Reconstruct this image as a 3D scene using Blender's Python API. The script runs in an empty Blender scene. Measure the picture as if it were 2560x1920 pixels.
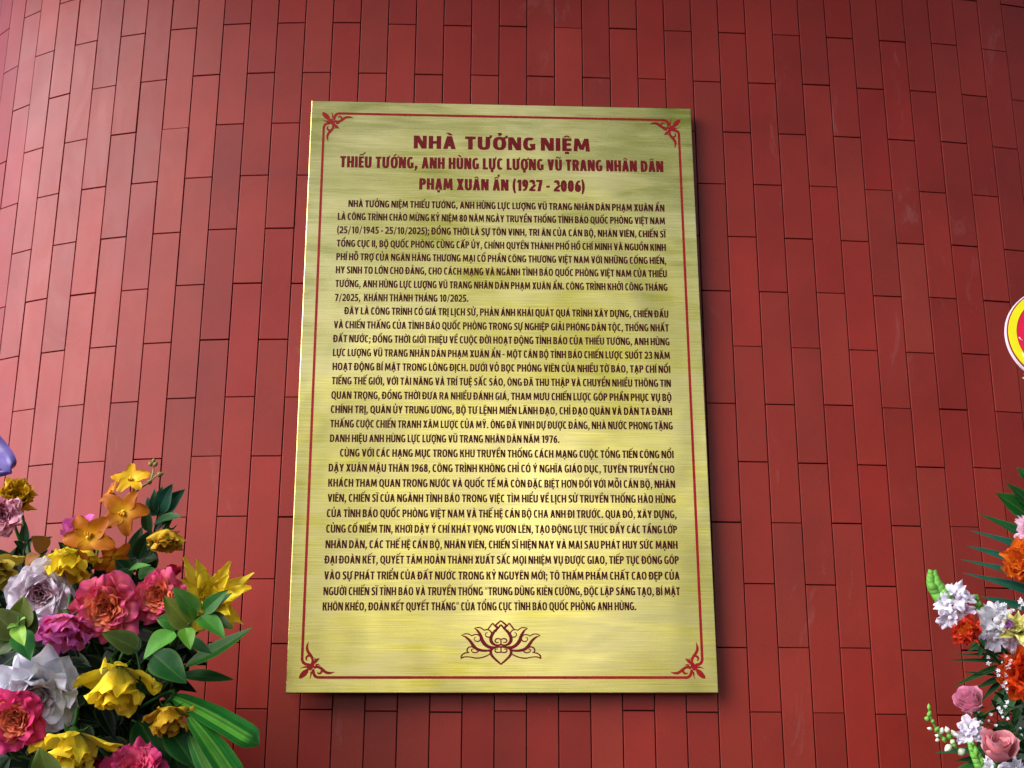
import bpy, math, random
from mathutils import Vector, Matrix, noise

random.seed(7)
SC = bpy.context.scene
COL = SC.collection
V = Vector

# ------------------------------------------------------------------ camera
F_PX, PITCH, ROLL = 3404.647, 0.298714, 0.003842       # focal length in pixels of a 2560 wide frame
CAMPOS = V((0, 0, 1.5))
FWD = V((0, math.cos(PITCH), math.sin(PITCH)))
_up = V((0, -math.sin(PITCH), math.cos(PITCH)))
_rt = V((1, 0, 0))
RIGHT = _rt * math.cos(ROLL) + _up * math.sin(ROLL)
UP = -_rt * math.sin(ROLL) + _up * math.cos(ROLL)
cd = bpy.data.cameras.new('camera')
cam = bpy.data.objects.new('camera', cd)
COL.objects.link(cam)
cd.sensor_width = 36
cd.lens = 36 * F_PX / 2560
cd.clip_start, cd.clip_end = 0.05, 500
m = Matrix((RIGHT, UP, -FWD)).transposed().to_4x4()
m.translation = CAMPOS
cam.matrix_world = m
SC.camera = cam

# ------------------------------------------------------------------ light
SUN_EL, SUN_AZ = math.radians(36), math.radians(-60)    # azimuth from straight behind the camera, minus = camera left
to_sun = V((math.sin(SUN_AZ) * math.cos(SUN_EL), -math.cos(SUN_AZ) * math.cos(SUN_EL), math.sin(SUN_EL)))
world = bpy.data.worlds.new('World')
SC.world = world
world.use_nodes = True
wn = world.node_tree
bg = wn.nodes['Background']
sky = wn.nodes.new('ShaderNodeTexSky')
sky.sky_type = 'NISHITA'
sky.sun_disc = False
sky.sun_elevation = SUN_EL
sky.sun_rotation = math.atan2(to_sun.x, to_sun.y)
sky.air_density, sky.dust_density, sky.ozone_density = 1.0, 2.5, 1.0
wn.links.new(sky.outputs[0], bg.inputs[0])
bg.inputs[1].default_value = 0.08
# added sky glows: pale one for the brass reflection, lavender one for left tiles
_geo = wn.nodes.new('ShaderNodeTexCoord')


def added_glow(az, el, radius, col, strength, prev):
    az, el = math.radians(az), math.radians(el)
    d = (math.sin(az) * math.cos(el), -math.cos(az) * math.cos(el), math.sin(el))
    dt = wn.nodes.new('ShaderNodeVectorMath'); dt.operation = 'DOT_PRODUCT'
    dt.inputs[1].default_value = d
    wn.links.new(_geo.outputs['Generated'], dt.inputs[0])
    mr = wn.nodes.new('ShaderNodeMapRange'); mr.interpolation_type = 'SMOOTHERSTEP'
    mr.inputs['From Min'].default_value = math.cos(math.radians(radius))
    mr.inputs['From Max'].default_value = 1.0
    mr.inputs['To Max'].default_value = strength
    wn.links.new(dt.outputs['Value'], mr.inputs[0])
    b2 = wn.nodes.new('ShaderNodeBackground')
    b2.inputs[0].default_value = (*col, 1)
    wn.links.new(mr.outputs[0], b2.inputs[1])
    ad = wn.nodes.new('ShaderNodeAddShader')
    wn.links.new(prev, ad.inputs[0]); wn.links.new(b2.outputs[0], ad.inputs[1])
    return ad.outputs[0]


_o = added_glow(5.5, 11, 12, (1.0, 0.94, 0.80), 1.25, bg.outputs[0])
_o = added_glow(-74, 6, 58, (0.68, 0.58, 1.0), 1.15, _o)
wn.links.new(_o, wn.nodes['World Output'].inputs[0])
sd = bpy.data.lights.new('sun', 'SUN')
sd.energy = 2.6
sd.angle = math.radians(55)
sd.color = (1.0, 0.96, 0.92)
so = bpy.data.objects.new('sun', sd)
COL.objects.link(so)
so.rotation_euler = to_sun.to_track_quat('Z', 'Y').to_euler()
so.location = (-3, -4, 6)
SC.view_settings.view_transform = 'Standard'
SC.view_settings.look = 'None'
SC.view_settings.gamma = 1
SC.view_settings.exposure = 0.88
SC.view_settings.use_curve_mapping = False
SC.render.engine = 'CYCLES'
SC.cycles.use_denoising = True
SC.cycles.max_bounces = 8


# ------------------------------------------------------------------ helpers
def at(px, py, y):
    """point seen at photograph pixel (px, py), y metres in front of the camera position"""
    d = FWD + RIGHT * ((px - 1280) / F_PX) - UP * ((py - 960) / F_PX)
    return CAMPOS + d * (y / d.y)


def size(px, y):
    return px / F_PX * y / math.cos(PITCH) * 1.0


class MB:
    def __init__(self):
        self.v, self.f, self.c = [], [], []

    def add(self, verts, faces, cols=None):
        o = len(self.v)
        self.v += [tuple(p) for p in verts]
        self.f += [tuple(i + o for i in f) for f in faces]
        self.c += cols if cols else [(1, 1, 1, 1)] * len(verts)

    def build(self, name, mat, parent=None, smooth=True, local=None):
        me = bpy.data.meshes.new(name)
        me.from_pydata(self.v, [], self.f)
        a = me.color_attributes.new('Col', 'FLOAT_COLOR', 'POINT')
        a.data.foreach_set('color', [x for c in self.c for x in c])
        if smooth:
            me.polygons.foreach_set('use_smooth', [True] * len(me.polygons))
        me.materials.append(mat)
        me.update()
        o = bpy.data.objects.new(name, me)
        COL.objects.link(o)
        if parent:
            o.parent = parent
        return o


def box_into(mb, x0, x1, y0, y1, z0, z1):
    v = [(x, y, z) for x in (x0, x1) for y in (y0, y1) for z in (z0, z1)]
    mb.add(v, [(0, 1, 3, 2), (4, 6, 7, 5), (0, 4, 5, 1), (2, 3, 7, 6), (0, 2, 6, 4), (1, 5, 7, 3)])


def tube_into(mb, pts, r0, r1, col=(1, 1, 1, 1), seg=7):
    pts = smooth_path([V(p) for p in pts], 5) if len(pts) > 2 else [V(p) for p in pts]
    n = len(pts)
    vs, fs = [], []
    ref = V((0.31, 0.2, 0.93))
    for i, p in enumerate(pts):
        d = (pts[min(i + 1, n - 1)] - pts[max(i - 1, 0)]).normalized()
        a = d.cross(ref).normalized()
        b = d.cross(a)
        r = r0 + (r1 - r0) * i / (n - 1)
        for k in range(seg):
            t = 2 * math.pi * k / seg
            vs.append(p + (a * math.cos(t) + b * math.sin(t)) * r)
    for i in range(n - 1):
        for k in range(seg):
            k2 = (k + 1) % seg
            fs.append((i * seg + k, i * seg + k2, (i + 1) * seg + k2, (i + 1) * seg + k))
    fs.append(tuple(range(seg))[::-1])
    fs.append(tuple((n - 1) * seg + k for k in range(seg)))
    mb.add(vs, fs, [col] * len(vs))


def smooth_path(pts, n):
    """Catmull-Rom through pts (any dimension vectors)"""
    out = []
    P = [pts[0] * 2 - pts[1]] + list(pts) + [pts[-1] * 2 - pts[-2]]
    for i in range(1, len(P) - 2):
        a, b, c, d = P[i - 1], P[i], P[i + 1], P[i + 2]
        for k in range(n):
            t = k / n
            out.append((b * 2 + (c - a) * t + (a * 2 - b * 5 + c * 4 - d) * t * t + (b * 3 - a - c * 3 + d) * t ** 3) * 0.5)
    out.append(pts[-1])
    return out


def ell_into(mb, c, ax, r, length, col, col2=None, seg=8, rings=6, pointy=0.0):
    ax = V(ax).normalized()
    a = ax.orthogonal().normalized()
    b = ax.cross(a)
    vs, cs, fs = [], [], []
    for i in range(rings + 1):
        t = i / rings
        rr = r * max(0.03, math.sin(math.pi * (t ** (1 - 0.35 * pointy))))
        p = V(c) + ax * (length * (t - 0.5))
        cc = col if not col2 else tuple(col[j] + (col2[j] - col[j]) * t for j in range(4))
        for k in range(seg):
            th = 2 * math.pi * k / seg
            vs.append(p + (a * math.cos(th) + b * math.sin(th)) * rr)
            cs.append(cc)
    for i in range(rings):
        for k in range(seg):
            k2 = (k + 1) % seg
            fs.append((i * seg + k, i * seg + k2, (i + 1) * seg + k2, (i + 1) * seg + k))
    fs.append(tuple(range(seg))[::-1])
    fs.append(tuple(rings * seg + k for k in range(seg)))
    mb.add(vs, fs, cs)


def tag(o, label=None, cat=None, group=None, kind=None):
    if label:
        o['label'] = label
    if cat:
        o['category'] = cat
    if group:
        o['group'] = group
    if kind:
        o['kind'] = kind
    return o


def empty(name, loc):
    o = bpy.data.objects.new(name, None)
    o.empty_display_size = 0.02
    COL.objects.link(o)
    o.location = loc
    return o


def new_mat(name):
    mt = bpy.data.materials.new(name)
    mt.use_nodes = True
    nt = mt.node_tree
    return mt, nt, nt.nodes['Principled BSDF'], nt.nodes.new, nt.links.new


def setp(b, **k):
    for n, v in k.items():
        b.inputs[n.replace('_', ' ')].default_value = v


# ------------------------------------------------------------------ materials
def mat_tile():
    mt, nt, b, N, L = new_mat('terracotta_tile')
    at_ = N('ShaderNodeAttribute'); at_.attribute_name = 'Col'
    tc = N('ShaderNodeTexCoord')
    n1 = N('ShaderNodeTexNoise'); setp(n1, Scale=5.0, Detail=5.0, Roughness=0.6)
    n2 = N('ShaderNodeTexNoise'); setp(n2, Scale=420.0, Detail=3.0, Roughness=0.7)
    L(tc.outputs['Object'], n1.inputs['Vector']); L(tc.outputs['Object'], n2.inputs['Vector'])
    mp = N('ShaderNodeMapRange'); setp(mp, From_Min=0.3, From_Max=0.7, To_Min=0.86, To_Max=1.14)
    L(n1.outputs[0], mp.inputs[0])
    mp2 = N('ShaderNodeMapRange'); setp(mp2, From_Min=0.3, From_Max=0.7, To_Min=0.88, To_Max=1.12)
    L(n2.outputs[0], mp2.inputs[0])
    mu = N('ShaderNodeMath'); mu.operation = 'MULTIPLY'
    L(mp.outputs[0], mu.inputs[0]); L(mp2.outputs[0], mu.inputs[1])
    vm = N('ShaderNodeVectorMath'); vm.operation = 'SCALE'
    L(at_.outputs['Color'], vm.inputs[0]); L(mu.outputs[0], vm.inputs['Scale'])
    # dusty pale smears on the glaze
    n3 = N('ShaderNodeTexNoise'); setp(n3, Scale=9.0, Detail=8.0, Roughness=0.75, Distortion=1.2)
    mpd = N('ShaderNodeMapping'); mpd.inputs['Scale'].default_value = (1, 1, 0.45)
    L(tc.outputs['Object'], mpd.inputs[0]); L(mpd.outputs[0], n3.inputs['Vector'])
    r3 = N('ShaderNodeMapRange'); setp(r3, From_Min=0.60, From_Max=0.86, To_Min=0.0, To_Max=0.42)
    L(n3.outputs[0], r3.inputs[0])
    mx = N('ShaderNodeMix'); mx.data_type = 'RGBA'
    L(r3.outputs[0], mx.inputs[0]); L(vm.outputs[0], mx.inputs[6]); mx.inputs[7].default_value = (0.42, 0.22, 0.2, 1)
    L(mx.outputs[2], b.inputs['Base Color'])
    rr = N('ShaderNodeMapRange'); setp(rr, From_Min=0.3, From_Max=0.7, To_Min=0.36, To_Max=0.5)
    L(n3.outputs[0], rr.inputs[0]); L(rr.outputs[0], b.inputs['Roughness'])
    bp = N('ShaderNodeBump'); setp(bp, Strength=0.12, Distance=0.0006)
    L(n2.outputs[0], bp.inputs['Height']); L(bp.outputs[0], b.inputs['Normal'])
    setp(b, Specular_IOR_Level=0.26)
    return mt


def mat_brass():
    mt, nt, b, N, L = new_mat('brushed_brass')
    tc = N('ShaderNodeTexCoord')

    def noise_at(scale, detail, rough, dist=0.0):
        mp = N('ShaderNodeMapping'); mp.inputs['Scale'].default_value = scale
        L(tc.outputs['Object'], mp.inputs[0])
        n = N('ShaderNodeTexNoise'); setp(n, Scale=1.0, Detail=detail, Roughness=rough, Distortion=dist)
        L(mp.outputs[0], n.inputs['Vector'])
        return n
    fine = noise_at((9, 520, 9), 3.0, 0.6)              # brush lines
    smear = noise_at((4.5, 26, 5), 6.0, 0.62, 0.6)      # wiped, tarnished streaks
    patch = noise_at((2.6, 2.2, 2), 3.0, 0.5, 0.4)      # large clouded areas
    m1 = N('ShaderNodeMath'); m1.operation = 'MULTIPLY_ADD'; m1.inputs[1].default_value = 0.45
    m2 = N('ShaderNodeMath'); m2.operation = 'MULTIPLY_ADD'; m2.inputs[1].default_value = 0.30
    m3 = N('ShaderNodeMath'); m3.operation = 'MULTIPLY'; m3.inputs[1].default_value = 0.50
    L(patch.outputs[0], m3.inputs[0])
    L(fine.outputs[0], m2.inputs[0]); L(m3.outputs[0], m2.inputs[2])
    L(smear.outputs[0], m1.inputs[0]); L(m2.outputs[0], m1.inputs[2])
    cr = N('ShaderNodeValToRGB')
    cr.color_ramp.elements[0].position = 0.46; cr.color_ramp.elements[0].color = (0.40, 0.345, 0.035, 1)
    cr.color_ramp.elements[1].position = 0.76; cr.color_ramp.elements[1].color = (0.92, 0.78, 0.33, 1)
    L(m1.outputs[0], cr.inputs[0]); L(cr.outputs[0], b.inputs['Base Color'])
    setp(b, Metallic=1.0, Anisotropic=0.6, Anisotropic_Rotation=0.25)
    tg = N('ShaderNodeTangent'); tg.direction_type = 'UV_MAP'; tg.uv_map = 'UVMap'
    L(tg.outputs[0], b.inputs['Tangent'])
    rr = N('ShaderNodeMapRange'); setp(rr, From_Min=0.3, From_Max=0.7, To_Min=0.20, To_Max=0.36)
    L(smear.outputs[0], rr.inputs[0]); L(rr.outputs[0], b.inputs['Roughness'])
    bp = N('ShaderNodeBump'); setp(bp, Strength=0.10, Distance=0.0004)
    L(fine.outputs[0], bp.inputs['Height'])
    bp2 = N('ShaderNodeBump'); setp(bp2, Strength=0.5, Distance=0.012)
    L(patch.outputs[0], bp2.inputs['Height']); L(bp.outputs[0], bp2.inputs['Normal'])
    L(bp2.outputs[0], b.inputs['Normal'])
    return mt


def mat_plain(name, col, rough=0.5, **k):
    mt, nt, b, N, L = new_mat(name)
    tc = N('ShaderNodeTexCoord')
    n = N('ShaderNodeTexNoise'); setp(n, Scale=60.0, Detail=3.0)
    L(tc.outputs['Object'], n.inputs['Vector'])
    mp = N('ShaderNodeMapRange'); setp(mp, From_Min=0.3, From_Max=0.7, To_Min=0.85, To_Max=1.15)
    L(n.outputs[0], mp.inputs[0])
    vm = N('ShaderNodeVectorMath'); vm.operation = 'SCALE'; vm.inputs[0].default_value = col[:3]
    L(mp.outputs[0], vm.inputs['Scale']); L(vm.outputs[0], b.inputs['Base Color'])
    setp(b, Roughness=rough, **k)
    return mt


def mat_petal(name, rough=0.5, trans=0.3, vein=0.12, spec=0.35):
    mt, nt, b, N, L = new_mat(name)
    a = N('ShaderNodeAttribute'); a.attribute_name = 'Col'
    tc = N('ShaderNodeTexCoord')
    n = N('ShaderNodeTexNoise'); setp(n, Scale=55.0, Detail=5.0, Roughness=0.65)
    L(tc.outputs['Object'], n.inputs['Vector'])
    mp = N('ShaderNodeMapRange'); setp(mp, From_Min=0.3, From_Max=0.7, To_Min=1 - vein, To_Max=1 + vein)
    L(n.outputs[0], mp.inputs[0])
    vm = N('ShaderNodeVectorMath'); vm.operation = 'SCALE'
    L(a.outputs['Color'], vm.inputs[0]); L(mp.outputs[0], vm.inputs['Scale'])
    L(vm.outputs[0], b.inputs['Base Color'])
    setp(b, Roughness=rough, Specular_IOR_Level=spec)
    bp = N('ShaderNodeBump'); setp(bp, Strength=0.25, Distance=0.002)
    L(n.outputs[0], bp.inputs['Height']); L(bp.outputs[0], b.inputs['Normal'])
    t = N('ShaderNodeBsdfTranslucent'); L(vm.outputs[0], t.inputs[0])
    mx = N('ShaderNodeMixShader'); mx.inputs[0].default_value = trans
    L(b.outputs[0], mx.inputs[1]); L(t.outputs[0], mx.inputs[2])
    L(mx.outputs[0], nt.nodes['Material Output'].inputs[0])
    return mt


M_TILE = mat_tile()
M_JOINT = mat_plain('dark_joint', (0.022, 0.007, 0.007), 0.9)
M_BRASS = mat_brass()
M_SHADE_SLAB = mat_plain('shade_slab_paint', (0.16, 0.07, 0.05), 0.7)  # for the unseen slab added to shade the wall top
SLAB_Z, SLAB_D = 3.92, 1.05
M_EDGE = mat_plain('folded_brass_edge', (0.30, 0.25, 0.10), 0.45, Metallic=1.0)
M_BACK = mat_plain('black_backing', (0.012, 0.011, 0.01), 0.7)
M_TEXT = mat_plain('maroon_enamel', (0.055, 0.001, 0.0016), 0.6, Specular_IOR_Level=0.2)
M_TITLE = mat_plain('red_maroon_enamel', (0.15, 0.0012, 0.003), 0.55, Specular_IOR_Level=0.25)
M_RED = mat_plain('red_enamel', (0.30, 0.002, 0.004), 0.5, Specular_IOR_Level=0.3)
M_PETAL = mat_petal('rose_petal', 0.55, 0.30, 0.12, 0.18)
M_WAX = mat_petal('orchid_petal', 0.42, 0.2, 0.14, 0.12)
M_LEAF = mat_petal('glossy_leaf', 0.38, 0.12, 0.14, 0.12)
M_FOAM = mat_plain('floral_foam', (0.01, 0.025, 0.012), 0.9)
M_RIBBON = mat_petal('satin_ribbon', 0.3, 0.2, 0.04)

# ------------------------------------------------------------------ tiled wall, a gently bowed face
U = 0.06                                              # one tile width
X0, D0, H0, K0, K1, K2 = -1.5046685, 43.2285353, 0.0418378, 0.0050137, -0.00168435, 0.000155758
TL, Z0 = 4.0251942, 26.8897145
NS = 600
S_MIN, S_MAX = -26.0, 24.0
_ss = [S_MIN + (S_MAX - S_MIN) * i / NS for i in range(NS + 1)]


def _head(s):
    return H0 + K0 * s + K1 * s * s / 2 + K2 * s ** 3 / 3


_prof = [(0.0, 0.0)]
for i in range(NS):
    ds = _ss[i + 1] - _ss[i]
    h = _head((_ss[i] + _ss[i + 1]) / 2)
    _prof.append((_prof[-1][0] + math.cos(h) * ds, _prof[-1][1] + math.sin(h) * ds))
_k0 = min(range(NS + 1), key=lambda i: abs(_ss[i]))
_ox, _oy = _prof[_k0]
_prof = [(x - _ox + X0, y - _oy + D0) for x, y in _prof]


def wall_xy(s):
    t = (s - S_MIN) / (S_MAX - S_MIN) * NS
    i = max(0, min(NS - 1, int(t)))
    f = t - i
    a, b = _prof[i], _prof[i + 1]
    return V(((a[0] + (b[0] - a[0]) * f) * U, (a[1] + (b[1] - a[1]) * f) * U))


JIT = {-11: 4.2, -10: 3.7, -9: 2.7, -8: .9, -7: -.5, -6: -1.1, -5: -2.1, -4: -.9, -3: 1.9, -2: 2.7, -1: 1.9, 0: 1, 1: .1, 2: .5,
       3: -1.4, 4: -3, 5: -3.9, 6: -4.2, 7: -2.5, 8: -.4, 9: -.2, 10: -.2, 11: .8, 12: 2.3, 13: 1.6, 14: .2, 15: -.6, 16: 1.1,
       17: -.1, 18: .3, 19: 1, 20: -1.2, 21: -2.6, 22: -2.3, 23: -.5, 24: .6, 25: -.3, 26: -1.9}
wall = empty('tiled_wall', (wall_xy(0).x, wall_xy(0).y, 0))
tag(wall, 'gently bowed wall clad in upright terracotta red tiles', 'wall')
mb = MB()
rnd = random.Random(3)
W0 = wall.location
for c in range(-18, 31):
    s0, s1 = c - 7.0, c - 6.0
    jz = JIT.get(c, 0) / 79.0
    odd = c % 2
    for r in range(-2, 9):
        zt = Z0 - (r + 0.5 * odd) * TL + jz + rnd.uniform(-.008, .008)
        zb = zt - TL
        g = 0.0165
        gz = 0.0155
        a2, b2 = wall_xy(s0 + g), wall_xy(s1 - g)
        d2 = (b2 - a2).normalized()
        nx, ny = d2.y, -d2.x                               # outward, towards the camera
        n3 = V((nx, ny, 0)); e3 = V((d2.x, d2.y, 0)); z3 = V((0, 0, 1))
        tx, tz = rnd.gauss(0, .004), rnd.gauss(0, .003)
        za, zb_ = zb * U + 1.5 + gz * U, zt * U + 1.5 - gz * U
        mid = V(((a2.x + b2.x) / 2, (a2.y + b2.y) / 2, (za + zb_) / 2)) - W0
        hw, hh = (b2 - a2).length / 2, (zb_ - za) / 2
        off = rnd.gauss(0, .00025)
        cv = rnd.gauss(1.0, .075)
        hue = rnd.gauss(0, .011)
        base = (0.25 * cv, (0.024 + hue * .2) * cv, (0.0145 + hue * .1) * cv, 1)

        def P(u, v, o):
            return mid + e3 * u + z3 * v + n3 * (o + off + tx * u + tz * v)
        bev = 0.0008
        vs = [P(-hw, -hh, -.009), P(hw, -hh, -.009), P(hw, hh, -.009), P(-hw, hh, -.009),
              P(-hw, -hh, -bev), P(hw, -hh, -bev), P(hw, hh, -bev), P(-hw, hh, -bev)]
        i1, i2 = bev * .35, bev * 1.1
        vs += [P(-hw + i1, -hh + i1, -bev * .35), P(hw - i1, -hh + i1, -bev * .35), P(hw - i1, hh - i1, -bev * .35), P(-hw + i1, hh - i1, -bev * .35)]
        vs += [P(-hw + i2, -hh + i2, 0), P(hw - i2, -hh + i2, 0), P(hw - i2, hh - i2, 0), P(-hw + i2, hh - i2, 0)]
        fs = [(12, 13, 14, 15)]
        for q in (0, 4, 8):
            for k in range(4):
                k2 = (k + 1) % 4
                fs.append((q + k, q + k2, q + 4 + k2, q + 4 + k))
        mb.add(vs, fs, [base] * 16)
mb.build('tile_cladding', M_TILE, wall, smooth=False)
mb = MB()
vs, fs = [], []
steps = [S_MIN + 1 + i * 0.5 for i in range(int((S_MAX - S_MIN - 2) * 2) + 1)]
for s in steps:
    p = wall_xy(s)
    q = wall_xy(s + .05) - wall_xy(s - .05)
    n2 = V((q.y, -q.x)).normalized()
    for o in (-.0075, -.12):
        for z in (0.0, 3.9):
            vs.append(V((p.x + n2.x * o, p.y + n2.y * o, z)) - W0)
for i in range(len(steps) - 1):
    a, b = i * 4, i * 4 + 4
    fs += [(a, b, b + 1, a + 1), (a + 2, a + 3, b + 3, b + 2), (a + 1, b + 1, b + 3, a + 3), (a, a + 2, b + 2, b)]
n4 = len(steps) * 4 - 4
fs += [(0, 1, 3, 2), (n4, n4 + 2, n4 + 3, n4 + 1)]
mb.add(vs, fs)
mb.build('joint_bed', M_JOINT, wall, smooth=False)

# unseen slab added above the frame to shade the top of the tiles
mb = MB()
vs, fs = [], []
es = [S_MIN + 1 + i * (S_MAX - S_MIN - 2) / 24 for i in range(25)]
for s in es:
    p = wall_xy(s)
    q = wall_xy(s + .05) - wall_xy(s - .05)
    n2 = V((q.y, -q.x)).normalized()
    for o, z in ((-.12, SLAB_Z), (SLAB_D, SLAB_Z), (SLAB_D, SLAB_Z + .22), (-.12, SLAB_Z + .22)):
        vs.append(V((p.x + n2.x * o, p.y + n2.y * o, z)) - W0)
for i in range(24):
    for k in range(4):
        a, b = i * 4 + k, i * 4 + (k + 1) % 4
        fs.append((a, b, b + 4, a + 4))
fs += [(3, 2, 1, 0), (96, 97, 98, 99)]
mb.add(vs, fs)
mb.build('added_shade_slab', M_SHADE_SLAB, wall, smooth=False)

# ------------------------------------------------------------------ brass plaque
PW, PH = 0.79962, 1.2131
yaw, proll = 0.0486, 0.0077
ex = V((math.cos(yaw), math.sin(yaw), 0)); pn = V((math.sin(yaw), -math.cos(yaw), 0)); ez = V((0, 0, 1))
pa = ex * math.cos(proll) + ez * math.sin(proll)
pb = -ex * math.sin(proll) + ez * math.cos(proll)
pm = Matrix((pa, pb, pn)).transposed().to_4x4()
pm.translation = V((-0.017778, 2.5698, 0.801128 + 1.5))
plaque = bpy.data.objects.new('memorial_plaque', None)
plaque.empty_display_size = .1
COL.objects.link(plaque)
plaque.matrix_world = pm
tag(plaque, 'tall brushed brass plaque with dark red inscription fixed to the tiled wall', 'plaque')


def on_plaque(mb, name, mat, label=None, smooth=False):
    o = mb.build(name, mat, plaque, smooth)
    if label:
        o['label'] = label
    return o


# face sheet with a small folded edge, subdivided so it can carry a slight waviness
mb = MB()
hw, hh, T = PW / 2, PH / 2, 0.013
e = .0012
vs = [(-hw + e, -hh + e, 0), (hw - e, -hh + e, 0), (hw - e, hh - e, 0), (-hw + e, hh - e, 0),
      (-hw + e * .3, -hh + e * .3, -e * .3), (hw - e * .3, -hh + e * .3, -e * .3), (hw - e * .3, hh - e * .3, -e * .3), (-hw + e * .3, hh - e * .3, -e * .3),
      (-hw, -hh, -e), (hw, -hh, -e), (hw, hh, -e), (-hw, hh, -e)]
fs = [(0, 1, 2, 3)]
for q in (0, 4):
    for k in range(4):
        k2 = (k + 1) % 4
        fs.append((q + 4 + k, q + 4 + k2, q + k2, q + k))
mb.add(vs, fs)
on_plaque(mb, 'brass_face', M_BRASS)
_me = bpy.data.objects['brass_face'].data
_uv = _me.uv_layers.new(name='UVMap')
for lp in _me.loops:
    co = _me.vertices[lp.vertex_index].co
    _uv.data[lp.index].uv = (co.x, co.y)
mb = MB()
vs = [(-hw, -hh, -e), (hw, -hh, -e), (hw, hh, -e), (-hw, hh, -e), (-hw, -hh, -T), (hw, -hh, -T), (hw, hh, -T), (-hw, hh, -T)]
fs = [(k, k + 4, (k + 1) % 4 + 4, (k + 1) % 4) for k in range(4)] + [(4, 7, 6, 5)]
mb.add(vs, fs)
on_plaque(mb, 'folded_edge', M_EDGE)
mb = MB()
box_into(mb, -hw + .03, hw - .03, -hh + .03, hh - .03, -T - .028, -T - .0005)
on_plaque(mb, 'backing_board', M_BACK)

LIFT = [0]


def lift():
    LIFT[0] += 1
    return 0.00045 + (LIFT[0] % 24) * 0.000022


def ribbon_into(mb, pts, n=6, closed=False, sm=True):
    """pts = (x, y, width) in metres: a flat brush stroke with changing width"""
    P = [V(p) for p in pts]
    P = smooth_path(P, n) if sm and len(P) > 2 else P
    z = lift()
    vs, fs = [], []
    for i, p in enumerate(P):
        d = P[min(i + 1, len(P) - 1)] - P[max(i - 1, 0)]
        l = math.hypot(d.x, d.y) or 1
        nx, ny = -d.y / l, d.x / l
        w = max(p.z, 0) / 2
        vs += [(p.x + nx * w, p.y + ny * w, z), (p.x - nx * w, p.y - ny * w, z)]
    for i in range(len(P) - 1):
        fs.append((2 * i + 1, 2 * i + 3, 2 * i + 2, 2 * i))
    mb.add(vs, fs)


# border lines between the corner ornaments
BX, BYT, BYB = 0.3722, 0.5775, -0.5785
mb = MB()
lw = .0050
for pts in (((-BX + .033, BYT), (BX - .033, BYT)), ((-BX + .033, BYB), (BX - .033, BYB)), ((-BX, BYB + .036), (-BX, BYT - .036)), ((BX, BYB + .036), (BX, BYT - .036))):
    ribbon_into(mb, [(*pts[0], lw), (*pts[1], lw)], sm=False)
on_plaque(mb, 'border_line', M_RED)

ORN = [  # half of the bottom-left ornament, tenths of a millimetre from the border corner (right, up, width)
    [(0, 365, 50), (0, 340, 50), (5, 310, 48), (25, 270, 45), (65, 243, 44), (110, 232, 50), (150, 215, 55)],
    [(175, 230, 50), (193, 265, 42), (196, 310, 38), (180, 360, 42), (150, 405, 44), (115, 450, 44), (88, 500, 42), (82, 555, 36), (92, 610, 20), (104, 655, 2)],
    [(150, 400, 40), (115, 396, 34), (82, 372, 32), (74, 340, 26), (84, 316, 18), (97, 302, 4)],
    [(110, 190, 28), (70, 188, 26), (20, 182, 16), (-34, 156, 2)],
    [(225, 275, 36), (240, 300, 26), (235, 335, 16), (222, 364, 2)],
]
ORN_MID = [  # on the diagonal
    [(125, 160, 10), (95, 125, 70), (60, 85, 100), (20, 45, 95), (-18, 5, 62), (-43, -22, 2)],
    [(115, 150, 80), (150, 188, 108), (185, 223, 80), (215, 256, 46)],
    [(205, 245, 30), (240, 282, 52), (275, 318, 52), (322, 346, 2)],
]
K = 0.0001
for sx, sy in ((-1, -1), (1, -1), (-1, 1), (1, 1)):
    mb = MB()
    cx, cy = sx * BX, (BYB if sy < 0 else BYT)
    for st in ORN:
        for sw in (0, 1):
            # mirrored about the diagonal through (150, 195)
            pts = []
            for x, y, w in st:
                if sw:
                    x, y = y * .93, x * .97
                pts.append((cx - sx * x * K, cy - sy * y * K, w * K * (1.2 if w > 4 and x + y > 400 or w < 48 else 1.02)))
            ribbon_into(mb, pts)
    for st in ORN_MID:
        ribbon_into(mb, [(cx - sx * x * K, cy - sy * y * K, w * K) for x, y, w in st])
    # the same faces seen from the front whichever way the ornament is mirrored
    fl = []
    for f in mb.f:
        a, b, c = (V(mb.v[i]) for i in f[:3])
        fl.append(f if (b - a).cross(c - a).z > 0 else f[::-1])
    mb.f = fl
    on_plaque(mb, 'corner_ornament', M_RED)

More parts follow.
